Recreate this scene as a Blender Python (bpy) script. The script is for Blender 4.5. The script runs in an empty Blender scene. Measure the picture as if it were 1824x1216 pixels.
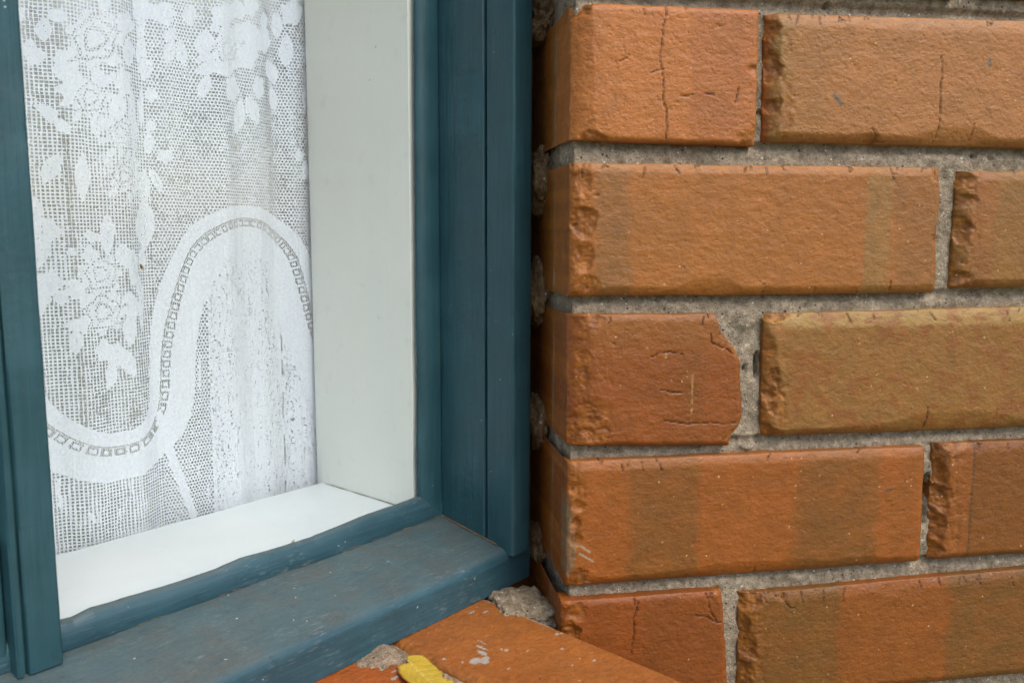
import bpy, bmesh, math, json
import numpy as np
from mathutils import Vector, Matrix

# ------------------------------------------------------------------ camera, world, sun
C = bpy.context.scene.collection
scn = bpy.context.scene
CZ = 1.25                                   # camera height above the ground
PITCH, ROLL = 0.12559, 0.002468
AW, AB = 0.694048, 1.404155                 # headings of the window and of the brick pier
cam_d = bpy.data.cameras.new('camera'); cam = bpy.data.objects.new('camera', cam_d); C.objects.link(cam)
cam_d.sensor_width = 36.0; cam_d.lens = 36.0*1500/1824
cam_d.clip_start = 0.01; cam_d.clip_end = 500
fw = Vector((0, math.cos(PITCH), -math.sin(PITCH))); rt = Vector((1, 0, 0)); up = rt.cross(fw)
r2 = rt*math.cos(ROLL)+up*math.sin(ROLL); u2 = up*math.cos(ROLL)-rt*math.sin(ROLL)
cam.matrix_world = Matrix(((r2.x, u2.x, -fw.x, 0), (r2.y, u2.y, -fw.y, 0), (r2.z, u2.z, -fw.z, CZ), (0, 0, 0, 1)))
scn.camera = cam
cam_d.dof.use_dof = True; cam_d.dof.focus_distance = 0.49; cam_d.dof.aperture_fstop = 13

SUN_EL, SUN_AZ = math.radians(52), math.radians(137)    # azimuth clockwise from +Y (behind the camera, to the right)
world = bpy.data.worlds.new("World"); scn.world = world; world.use_nodes = True
wt = world.node_tree; bg = wt.nodes['Background']
sky = wt.nodes.new('ShaderNodeTexSky'); sky.sky_type = 'NISHITA'; sky.sun_disc = False
sky.sun_elevation = SUN_EL; sky.sun_rotation = SUN_AZ; sky.dust_density = 3.0; sky.ozone_density = 1.0
wt.links.new(sky.outputs[0], bg.inputs[0]); bg.inputs[1].default_value = 0.15
sun_d = bpy.data.lights.new('sun', 'SUN'); sun_d.energy = 1.05; sun_d.angle = math.radians(35); sun_d.color = (1.0, 0.97, 0.94)
sun = bpy.data.objects.new('sun', sun_d); C.objects.link(sun)
sd = Vector((math.sin(SUN_AZ)*math.cos(SUN_EL), math.cos(SUN_AZ)*math.cos(SUN_EL), math.sin(SUN_EL)))
sun.rotation_euler = sd.to_track_quat('Z', 'Y').to_euler(); sun.location = sd*5
scn.view_settings.view_transform = 'Standard'; scn.view_settings.look = 'None'
scn.view_settings.exposure = 0.70; scn.view_settings.gamma = 1; scn.view_settings.use_curve_mapping = False
scn.cycles.max_bounces = 8; scn.cycles.transparent_max_bounces = 16

BK = json.loads('''{"E": [[-207.982, 287.9109, 0.1986, -0.1375, -0.201, -0.3123], [-202.7262, 282.7215, 0.1632, -0.1334, -0.1807, -0.2251], [-194.0636, 255.3512, 0.2376, -0.0142, 0.0041, -0.0768], [-209.222, 259.1586, 0.2509, -0.1108, -0.0384, -0.1044], [-209.4314, 291.1612, 0.1336, -0.0921, -0.1697, -0.2653], [-198.0358, 303.9424, 0.1695, -0.0103, 0.0182, -0.1406], [-200.8115, 313.8363, 0.2181, 0.046, 0.0572, -0.1394], [-208.3091, 335.0682, 0.3071, -0.0193, 0.0297, -0.1639], [-212.5088, 319.9235, 0.2211, -0.014, 0.0316, -0.2001], [-215.4674, 323.8725, 0.317, -0.0722, -0.0031, -0.1765], [-150.7043, 347.9198, 0.4294, -0.023, 0.0127, -0.0689], [-151.5574, 331.9987, 0.3212, -0.0172, 0.0133, -0.0821], [-148.1349, 322.7418, 0.3436, -0.1437, -0.0268, -0.1365], [-146.2946, 307.5493, 0.2689, -0.0141, 0.028, -0.2237], [-153.3437, 298.6618, 0.5476, -0.0293, 0.0097, -0.0853], [-147.9506, 288.676, 0.3134, -0.0165, 0.0281, -0.2857], [-149.4482, 277.8994, 0.3422, -0.0181, 0.0127, -0.1534], [-140.1042, 271.0348, 0.2031, -0.0104, 0.0166, -0.2306], [-153.91, 251.2042, 0.2701, -0.0144, 0.0041, -0.0932], [-146.3131, 256.0014, 0.3636, 0.165, 0.0563, -0.1175], [-155.1269, 228.3564, 0.157, -0.0084, 0.0007, -0.0628], [-181.5075, 224.3877, 0.2714, -0.0156, 0.0006, -0.1019], [-120.4094, 359.8157, 0.2366, -0.0115, 0.032, -0.1655], [-133.5816, 345.4955, 0.2356, -0.1449, -0.0718, -0.1995], [-134.0914, 335.4466, 0.309, -0.1014, -0.011, -0.1318], [-126.4784, 336.0535, 0.285, 0.0428, 0.0418, -0.1311], [-112.6314, 343.4309, 0.2032, -0.0096, 0.0219, -0.1299], [-100.0024, 362.4667, 0.1081, -0.0049, 0.0247, -0.1287], [-86.8243, 368.9435, 0.1295, -0.0056, 0.0325, -0.1652], [-96.1681, 347.5209, 0.0881, -0.0039, 0.0173, -0.1017], [-101.3704, 332.2625, 0.0741, -0.0034, 0.0186, -0.123], [-110.4333, 328.3026, 0.0973, 0.0377, 0.1136, -0.2453], [-113.9203, 316.1465, 0.2891, -0.08, -0.0084, -0.1437], [-80.9982, 340.7211, 0.102, -0.0043, 0.019, -0.12], [-94.4568, 317.3728, 0.1552, -0.0068, 0.0147, -0.1137], [-72.5155, 352.9068, 0.1292, -0.0053, 0.0187, -0.1087], [-64.3145, 354.3197, 0.1517, -0.006, 0.0203, -0.118], [-71.345, 321.7431, 0.1803, -0.0073, 0.0171, -0.13], [-58.4245, 334.5845, 0.2011, 0.0865, 0.0487, -0.1103], [-57.4228, 316.5726, 0.3537, 0.0636, 0.0304, -0.1139], [-88.9938, 300.5618, 0.2299, -0.0465, -0.0013, -0.0857], [-77.6616, 305.883, 0.176, 0.095, 0.0494, -0.0988], [-63.8286, 366.679, 0.2765, -0.0109, 0.0307, -0.1634], [-53.0217, 365.9517, 0.2955, -0.0111, 0.0216, -0.1168], [-47.6319, 350.2025, 0.2638, -0.0096, 0.0156, -0.0952], [-43.2402, 376.1309, 0.1444, -0.0052, 0.0226, -0.1158], [-75.6586, 373.8112, 0.1573, -0.0065, 0.03, -0.1499], [-81.9033, 356.6261, 0.1061, -0.0045, 0.0269, -0.1501], [-139.6451, 358.5451, 0.1001, -0.0052, 0.0357, -0.1816], [-135.8396, 354.3669, 0.1797, -0.1096, -0.0791, -0.2277], [-150.1163, 358.8931, 0.1613, -0.0086, 0.0268, -0.134], [-41.4524, 278.1252, 0.3115, -0.0109, 0.0165, -0.229], [-35.6088, 317.8031, 0.465, -0.016, 0.0135, -0.1118], [-37.3136, 268.1615, 0.3954, -0.0136, 0.0096, -0.1621], [-34.2141, 332.375, 0.4651, -0.0159, 0.0241, -0.1741], [-163.3889, 347.9511, 0.1364, -0.0317, 0.0042, -0.2057], [-168.8537, 338.673, 0.1809, -0.0102, 0.0298, -0.1693], [-161.8641, 330.3322, 0.2337, -0.0129, 0.0193, -0.1191], [-174.5257, 324.7519, 0.1301, -0.0775, -0.0743, -0.1778], [-166.6618, 311.6176, 0.1603, -0.009, 0.0161, -0.1189], [-171.2292, 296.6314, 0.2021, -0.0114, 0.0157, -0.1387], [-161.1248, 297.7785, 0.3566, -0.0196, 0.0103, -0.0911], [-159.3576, 283.2483, 0.4314, -0.0235, 0.0093, -0.1015], [-162.0048, 258.3116, 0.3106, -0.017, 0.0041, -0.0732], [-176.7208, 286.4497, 0.2276, -0.013, 0.0207, -0.2087], [-184.0009, 285.7283, 0.2992, -0.0175, 0.0139, -0.1407], [-217.8569, 235.7394, 0.3054, -0.0194, 0.0035, -0.1447], [-215.9918, 221.8721, 0.1812, -0.0114, 0.0002, -0.1074], [-190.2072, 220.7057, 0.1607, -0.1011, -0.2088, -0.3448], [-218.5252, 341.9305, 0.4777, -0.0309, 0.0449, -0.2301], [-218.1638, 213.6406, 0.1977, -0.0125, -0.001, -0.0904], [-214.1916, 224.1146, 0.1288, -0.0081, 0.0008, -0.143], [-219.9413, 185.583, 0.1509, -0.0096, -0.006, -0.1061], [-213.8012, 194.7331, 0.1485, -0.0093, -0.0059, -0.1407], [-190.2129, 220.6087, 0.1744, -0.0729, -0.1021, -0.2708], [-181.7956, 219.3781, 0.2905, -0.0167, -0.0002, -0.113], [-171.0065, 164.9231, 0.2417, -0.0134, -0.0079, -0.0951], [-173.4251, 144.5726, 0.2173, 0.0848, 0.0343, -0.1], [-183.9684, 138.1411, 0.2982, -0.0593, -0.0298, -0.11], [-186.8857, 152.4267, 0.1615, -0.0093, -0.016, -0.1525], [-203.2941, 160.2814, 0.3275, -0.0198, -0.0129, -0.136], [-179.4931, 150.3771, 0.3589, -0.0203, -0.0139, -0.1306], [-166.3972, 201.6608, 0.297, -0.0163, -0.0025, -0.0876], [-172.377, 209.3609, 0.1863, 0.0579, 0.0428, -0.1275], [-161.8098, 190.0029, 0.4165, 0.0676, 0.0154, -0.0963], [-158.2788, 206.5598, 0.3147, -0.0169, -0.0027, -0.1301], [-192.0523, 209.6972, 0.1673, -0.0099, -0.0039, -0.2285], [-196.1903, 200.0798, 0.2111, -0.0126, -0.0066, -0.2059], [-202.4728, 212.2663, 0.3932, -0.0239, -0.0051, -0.3804], [-167.7226, 177.4998, 0.2262, -0.0124, -0.0084, -0.1301], [-200.3649, 169.8268, 0.1924, -0.0116, -0.0163, -0.2041], [-161.3245, 174.4995, 0.5387, -0.029, -0.0059, -0.0858], [-208.6694, 186.1426, 0.2913, -0.0179, -0.0114, -0.2084]], "ROSE": [[-182.3596, 333.9827, 0.0605, -0.0036, 0.0106, -0.0616], [-186.6735, 300.7394, 0.0894, -0.0053, 0.011, -0.0899], [-170.8033, 282.1969, 0.1071, -0.006, 0.0101, -0.1101], [-169.7337, 256.6549, 0.1059, -0.0059, 0.0058, -0.1085], [-186.6718, 198.5414, 0.082, -0.0048, -0.0028, -0.0811], [-186.7422, 176.2334, 0.074, -0.0043, -0.005, -0.0729], [-97.9262, 341.9818, 0.0828, -0.0037, 0.0156, -0.0953]], "ARCH": [[-232.1, 152.6], [-226.8, 143.0], [-220.1, 131.1], [-213.1, 119.1], [-201.0, 108.0], [-188.1, 102.2], [-172.5, 101.9], [-162.5, 107.3], [-158.1, 121.0], [-156.9, 144.2], [-152.5, 172.3], [-143.6, 200.2], [-131.1, 223.2], [-112.7, 237.5], [-89.6, 242.9], [-67.6, 240.1], [-49.4, 228.6], [-37.8, 212.6], [-32.2, 188.7], [-26.0, 159.1]], "SEAM": [[-151.4, 107.3], [-145.2, 80.2], [-133.1, 36.3]], "CR": {"R1a": [[[45.5, 156.4], [45.1, 147.8], [43.3, 140.1], [43.2, 132.4], [41.6, 127.5], [43.1, 118.9], [44.8, 114.1], [44.5, 104.3], [46.8, 98.5], [47.0, 90.6], [46.8, 83.2]], [[37.3, 118.2], [41.0, 119.8], [44.4, 120.1]], [[19.6, 123.9], [24.2, 125.5]], [[54.4, 107.0], [61.9, 106.8]], [[68.2, 108.4], [73.6, 107.6]], [[88.0, 111.5], [86.1, 103.5]]], "R1b": [[[210.2, 134.7], [211.6, 123.4], [211.0, 115.2], [212.2, 98.6], [211.5, 92.4], [210.9, 85.0]], [[234.5, 96.0], [233.2, 86.5]], [[169.5, 92.4], [173.3, 87.4], [172.3, 84.8], [179.2, 84.4]]], "R2a": [[[107.5, 3.8], [108.0, -1.5]], [[186.9, 4.3], [187.3, -1.1]], [[139.5, 1.4], [139.6, -1.8]], [[52.3, 69.9], [54.6, 64.9]], [[106.7, 69.7], [106.7, 64.6]]], "R3a": [[[49.1, -73.9], [58.6, -75.8], [65.3, -76.6], [77.6, -75.9], [85.6, -77.1], [93.5, -77.0]], [[41.1, -36.9], [46.5, -34.6], [53.0, -34.5], [60.2, -36.2]], [[76.4, -24.4], [77.2, -29.7], [84.0, -32.5], [90.8, -36.4]], [[47.0, -56.1], [53.7, -57.4], [60.3, -58.1]]], "R3b": [[[216.1, -71.7], [217.0, -76.2], [215.8, -85.3]], [[161.8, -13.9], [163.1, -20.4]], [[215.0, -14.5], [218.4, -19.0]], [[263.8, -74.3], [264.1, -77.8]], [[266.3, -14.1], [268.1, -20.3]]], "R4a": [[[48.0, -99.5], [48.8, -103.7]], [[37.2, -97.9], [37.7, -103.8]], [[25.2, -98.5], [25.7, -102.7]], [[109.4, -165.1], [109.0, -171.4]], [[46.9, -173.4], [48.2, -175.9]]], "R5a": [[[37.2, -181.3], [35.9, -187.4], [33.8, -192.2], [34.5, -199.7], [33.0, -214.6]], [[78.8, -179.3], [81.7, -190.8], [86.4, -198.1]], [[72.3, -192.6], [79.9, -194.5], [86.4, -198.1]], [[86.4, -198.1], [91.5, -198.5]]], "R5b": [[[127.5, -185.4], [130.2, -189.2], [133.5, -192.9], [137.2, -192.2]], [[139.9, -183.2], [140.9, -190.0]], [[154.4, -183.6], [154.7, -190.4]], [[249.9, -180.9], [251.6, -185.4], [250.4, -187.2]], [[283.3, -183.8], [285.2, -189.6]], [[219.4, -182.0], [220.4, -186.4]], [[232.5, -181.0], [233.3, -186.0]]], "R4b": [], "R2b": []}}''')

# ------------------------------------------------------------------ numpy noise
def _h(ix, iy, iz, s):
    h = (ix*374761393 + iy*668265263 + iz*2147483647 + s*1274126177) & 0xffffffff
    h = ((h ^ (h >> 13))*1274126177) & 0xffffffff
    h = ((h ^ (h >> 15))*2246822519) & 0xffffffff
    return ((h ^ (h >> 16)) & 0xffffff)/float(0xffffff)
def vn(x, y, z=0.0, s=0):
    x = np.asarray(x, float)+1000.5; y = np.asarray(y, float)+1000.5; z = np.asarray(z, float)+1000.5
    x, y, z = np.broadcast_arrays(x, y, z)
    ix, iy, iz = (np.floor(a).astype(np.int64) for a in (x, y, z))
    fx, fy, fz = x-ix, y-iy, z-iz
    fx, fy, fz = (a*a*(3-2*a) for a in (fx, fy, fz))
    r = 0
    for dx in (0, 1):
        for dy in (0, 1):
            for dz in (0, 1):
                wgt = (fx if dx else 1-fx)*(fy if dy else 1-fy)*(fz if dz else 1-fz)
                r = r+wgt*_h(ix+dx, iy+dy, iz+dz, s)
    return r*2-1
def fbm(x, y, z=0.0, s=0, o=4):
    a, t, k = 1.0, 0, 1.0
    for i in range(o):
        t = t+a*vn(np.asarray(x)*k, np.asarray(y)*k, np.asarray(z)*k, s+i*17); a *= .5; k *= 2.03
    return t/1.6
def ss(a, b, x):
    t = np.clip((x-a)/(b-a), 0, 1); return t*t*(3-2*t)
def segd(X, Y, pl):
    """distance to a polyline"""
    d = np.full(X.shape, 1e9)
    for (x0, y0), (x1, y1) in zip(pl[:-1], pl[1:]):
        vx, vy = x1-x0, y1-y0; L = vx*vx+vy*vy+1e-12
        t = np.clip(((X-x0)*vx+(Y-y0)*vy)/L, 0, 1)
        d = np.minimum(d, np.hypot(X-x0-t*vx, Y-y0-t*vy))
    return d
def inpoly(X, Y, P):
    r = np.zeros(X.shape, bool)
    for (x0, y0), (x1, y1) in zip(P, P[1:]+P[:1]):
        c = ((y0 > Y) != (y1 > Y)) & (X < (x1-x0)*(Y-y0)/((y1-y0)+1e-12)+x0)
        r ^= c
    return r
def lin(r, g, b):
    f = lambda c: (c/255/12.92) if c/255 <= .04045 else ((c/255+.055)/1.055)**2.4
    return np.array([f(r), f(g), f(b)])

# ------------------------------------------------------------------ object helpers
def link(name, me, mat=None, parent=None, label=None):
    o = bpy.data.objects.new(name, me); C.objects.link(o)
    if mat: me.materials.append(mat)
    if parent: o.parent = parent
    if label: o['label'] = label
    return o
def thing(name, label, cat, loc=(0, 0, 0), rz=0, group=None):
    o = bpy.data.objects.new(name, None); C.objects.link(o); o.empty_display_size = .02
    o.location = loc; o.rotation_euler = (0, 0, rz); o['label'] = label; o['category'] = cat
    if group: o['group'] = group
    return o
def grid_mesh(name, X, Y, Z, col=None, keep=None, smooth=True, flip=False):
    """X, Y, Z: (rows, cols) arrays in metres -> quad mesh, quads filtered by keep (rows-1, cols-1)"""
    R, K = X.shape
    idx = np.arange(R*K).reshape(R, K)
    q = np.stack([idx[:-1, :-1], idx[:-1, 1:], idx[1:, 1:], idx[1:, :-1]], -1).reshape(-1, 4)
    if flip: q = q[:, ::-1]
    co = np.stack([X, Y, Z], -1).reshape(-1, 3)
    if col is not None: cc = col.reshape(-1, 3)
    if keep is not None:
        q = q[keep.reshape(-1)]
        used = np.unique(q); mp = np.zeros(R*K, np.int64); mp[used] = np.arange(len(used))
        q = mp[q]; co = co[used]
        if col is not None: cc = cc[used]
    me = bpy.data.meshes.new(name)
    me.vertices.add(len(co)); me.vertices.foreach_set('co', co.astype(np.float32).ravel())
    me.loops.add(len(q)*4); me.loops.foreach_set('vertex_index', q.astype(np.int32).ravel())
    me.polygons.add(len(q)); me.polygons.foreach_set('loop_start', np.arange(0, len(q)*4, 4, dtype=np.int32))
    me.polygons.foreach_set('use_smooth', np.full(len(q), smooth, bool))
    me.update(calc_edges=True)
    if col is not None:
        at = me.color_attributes.new('Col', 'FLOAT_COLOR', 'POINT')
        rgba = np.concatenate([cc, np.ones((len(cc), 1))], 1)
        at.data.foreach_set('color', rgba.astype(np.float32).ravel())
    return me
def extrude_profile(name, prof, axis, a, b, seg=60, wob=0.0003, seed=3, endcap=True, smooth=True):
    """prof: closed list of (p, q) mm. axis 'x': prof=(y,z) swept a..b in x; axis 'z': prof=(x,y) swept in z."""
    n = len(prof); bm = bmesh.new(); rings = []
    for i in range(seg+1):
        t = a+(b-a)*i/seg; ring = []
        for j, (p, q) in enumerate(prof):
            wv = wob*1000*(float(vn(t/35.0, j*3.1, 0, seed))+.4*float(vn(t/8.0, j*5.1, 0, seed+1)))
            if axis == 'x': ring.append(bm.verts.new((t/1000, (p+wv*.6)/1000, (q+wv)/1000)))
            else: ring.append(bm.verts.new(((p+wv)/1000, (q+wv*.6)/1000, t/1000)))
        rings.append(ring)
    for i in range(seg):
        for j in range(n):
            k = (j+1) % n
            f = bm.faces.new((rings[i][j], rings[i][k], rings[i+1][k], rings[i+1][j])); f.smooth = smooth
    if endcap:
        bm.faces.new(rings[0][::-1]); bm.faces.new(rings[-1])
    bmesh.ops.recalc_face_normals(bm, faces=bm.faces)
    me = bpy.data.meshes.new(name); bm.to_mesh(me); bm.free()
    if smooth:
        me.set_sharp_from_angle(angle=math.radians(38))
    return me
def arc(cx, cy, r, a0, a1, n=6):
    return [(cx+r*math.cos(math.radians(a0+(a1-a0)*i/n)), cy+r*math.sin(math.radians(a0+(a1-a0)*i/n))) for i in range(n+1)]
def box_me(name, x0, x1, y0, y1, z0, z1, bev=0.0):
    bm = bmesh.new(); bmesh.ops.create_cube(bm, size=1)
    for v in bm.verts:
        v.co = ((x0+x1)/2+v.co.x*(x1-x0), (y0+y1)/2+v.co.y*(y1-y0), (z0+z1)/2+v.co.z*(z1-z0)); v.co /= 1000
    if bev: bmesh.ops.bevel(bm, geom=bm.edges[:], offset=bev/1000, segments=3, profile=.5, affect='EDGES')
    me = bpy.data.meshes.new(name); bm.to_mesh(me); bm.free(); return me

# ------------------------------------------------------------------ materials
def mat(name):
    m = bpy.data.materials.new(name); m.use_nodes = True
    return m, m.node_tree, m.node_tree.nodes['Principled BSDF']
def nd(t, ty, **kw):
    n = t.nodes.new(ty)
    for k, v in kw.items():
        if hasattr(n, k): setattr(n, k, v)
    return n
def noise(t, vec, scale, detail=4, rough=.55, strech=None):
    if strech:
        mp = t.nodes.new('ShaderNodeMapping'); mp.inputs['Scale'].default_value = strech
        t.links.new(vec, mp.inputs[0]); vec = mp.outputs[0]
    n = t.nodes.new('ShaderNodeTexNoise'); n.inputs['Scale'].default_value = scale
    n.inputs['Detail'].default_value = detail; n.inputs['Roughness'].default_value = rough
    t.links.new(vec, n.inputs['Vector']); return n
def ramp(t, fac, pts):
    r = t.nodes.new('ShaderNodeValToRGB'); e = r.color_ramp.elements
    while len(e) < len(pts): e.new(.5)
    for el, (p, c) in zip(e, pts): el.position = p; el.color = (*c, 1) if not np.isscalar(c) else (c, c, c, 1)
    t.links.new(fac, r.inputs[0]); return r
def mix(t, fac, a, b, mode='MIX'):
    m = t.nodes.new('ShaderNodeMix'); m.data_type = 'RGBA'; m.blend_type = mode
    for s, v in ((m.inputs[0], fac), (m.inputs[6], a), (m.inputs[7], b)):
        if hasattr(v, 'default_value') or hasattr(v, 'links'): t.links.new(v, s)
        elif np.isscalar(v): s.default_value = v
        else: s.default_value = (*v, 1)
    return m.outputs[2]
def bump(t, h, dist, strength=1.0, prev=None):
    b = t.nodes.new('ShaderNodeBump'); b.inputs['Distance'].default_value = dist; b.inputs['Strength'].default_value = strength
    t.links.new(h, b.inputs['Height'])
    if prev: t.links.new(prev, b.inputs['Normal'])
    return b.outputs[0]
def objco(t):
    return t.nodes.new('ShaderNodeTexCoord').outputs['Object']

def clay_mat():
    m, t, p = mat('fired_clay'); co = objco(t)
    a = t.nodes.new('ShaderNodeVertexColor'); a.layer_name = 'Col'
    n1 = noise(t, co, 950, 3, .6, (.7, 1, 1.2)); n2 = noise(t, co, 300, 4, .62, (.6, 1, 1.25)); n3 = noise(t, co, 45, 5, .6)
    c = mix(t, 1.0, mix(t, 1.0, a.outputs[0], (.55, .49, .28), 'MULTIPLY'), ramp(t, n1.outputs[0], [(.25, .87), (.5, 1.0), (.75, 1.1)]).outputs[0], 'MULTIPLY')
    c = mix(t, 1.0, c, ramp(t, n2.outputs[0], [(.3, .84), (.5, 1.0), (.72, 1.12)]).outputs[0], 'MULTIPLY')
    c = mix(t, 1.0, c, ramp(t, n3.outputs[0], [(.3, (.90, .93, .96)), (.7, (1.08, 1.05, 1.02))]).outputs[0], 'MULTIPLY')
    v = t.nodes.new('ShaderNodeTexVoronoi'); v.inputs['Scale'].default_value = 330; nv = noise(t, co, 700, 2)
    mvp = t.nodes.new('ShaderNodeMix'); mvp.data_type = 'VECTOR'; mvp.inputs[0].default_value = .0016; t.links.new(co, mvp.inputs[4]); t.links.new(nv.outputs[1], mvp.inputs[5]); t.links.new(mvp.outputs[1], v.inputs[0])
    s1 = ramp(t, v.outputs['Distance'], [(.12, 1.0), (.24, 0.0)])
    sp = t.nodes.new('ShaderNodeSeparateColor'); t.links.new(v.outputs['Color'], sp.inputs[0])
    g = ramp(t, sp.outputs[0], [(.945, 0.0), (.975, 1.0)])
    mm = t.nodes.new('ShaderNodeMath'); mm.operation = 'MULTIPLY'; t.links.new(s1.outputs[0], mm.inputs[0]); t.links.new(g.outputs[0], mm.inputs[1])
    c = mix(t, mm.outputs[0], c, tuple(lin(186, 146, 100)))
    g2 = ramp(t, sp.outputs[1], [(.93, 0.0), (.97, 1.0)])
    m2 = t.nodes.new('ShaderNodeMath'); m2.operation = 'MULTIPLY'; t.links.new(s1.outputs[0], m2.inputs[0]); t.links.new(g2.outputs[0], m2.inputs[1])
    c = mix(t, m2.outputs[0], c, tuple(lin(70, 38, 25)))
    t.links.new(c, p.inputs['Base Color'])
    oi = t.nodes.new('ShaderNodeObjectInfo')
    nb = noise(t, co, 150, 7, .62, (.8, 1, 1.1)); nr = ramp(t, nb.outputs[0], [(.3, .58), (.7, .36)])
    t.links.new(nr.outputs[0], p.inputs['Roughness']); p.inputs['Specular IOR Level'].default_value = .38
    vb = t.nodes.new('ShaderNodeTexVoronoi'); vb.feature = 'SMOOTH_F1'; vb.inputs['Scale'].default_value = 420; t.links.new(mvp.outputs[1], vb.inputs[0])
    vh = ramp(t, vb.outputs['Distance'], [(.0, 0.0), (.35, .8), (.7, 1.0)])
    st = t.nodes.new('ShaderNodeMath'); st.operation = 'MULTIPLY_ADD'; t.links.new(oi.outputs['Random'], st.inputs[0]); st.inputs[1].default_value = .6; st.inputs[2].default_value = .35
    b = bump(t, nb.outputs[0], .0013, .8); b = bump(t, n2.outputs[0], .0004, .7, b)
    bv = t.nodes.new('ShaderNodeBump'); bv.inputs['Distance'].default_value = .0003; t.links.new(st.outputs[0], bv.inputs['Strength']); t.links.new(vh.outputs[0], bv.inputs['Height']); t.links.new(b, bv.inputs['Normal']); b = bv.outputs[0]
    b = bump(t, n1.outputs[0], .00012, .8, b)
    t.links.new(b, p.inputs['Normal']); return m
def mortar_mat(name='mortar_cement', tint=(1, 1, 1)):
    m, t, p = mat(name); co = objco(t)
    n1 = noise(t, co, 1100, 3, .7); n2 = noise(t, co, 220, 5, .65); n3 = noise(t, co, 40, 3)
    T = np.array(tint)
    c = ramp(t, n2.outputs[0], [(.28, tuple(lin(104, 96, 84)*T)), (.5, tuple(lin(142, 132, 116)*T)), (.72, tuple(lin(172, 163, 146)*T))]).outputs[0]
    c = mix(t, 1.0, c, ramp(t, n1.outputs[0], [(.3, .62), (.5, 1.0), (.7, 1.35)]).outputs[0], 'MULTIPLY')
    c = mix(t, 1.0, c, ramp(t, n3.outputs[0], [(.3, .86), (.7, 1.1)]).outputs[0], 'MULTIPLY')
    v = t.nodes.new('ShaderNodeTexVoronoi'); v.inputs['Scale'].default_value = 420; t.links.new(co, v.inputs[0])
    sp = t.nodes.new('ShaderNodeSeparateColor'); t.links.new(v.outputs['Color'], sp.inputs[0])
    s1 = ramp(t, v.outputs['Distance'], [(.2, 1.0), (.34, 0.0)])
    for ch, colr in ((0, (.62, .6, .55)), (1, (.05, .045, .04)), (2, (.35, .2, .1))):
        g = ramp(t, sp.outputs[ch], [(.93, 0.0), (.94, 1.0)])
        mm = t.nodes.new('ShaderNodeMath'); mm.operation = 'MULTIPLY'; t.links.new(s1.outputs[0], mm.inputs[0]); t.links.new(g.outputs[0], mm.inputs[1])
        c = mix(t, mm.outputs[0], c, colr)
    t.links.new(c, p.inputs['Base Color']); p.inputs['Roughness'].default_value = .92; p.inputs['Specular IOR Level'].default_value = .2
    b = bump(t, n2.outputs[0], .0022, 1); b = bump(t, n1.outputs[0], .0008, 1, b); t.links.new(b, p.inputs['Normal'])
    return m
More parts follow.
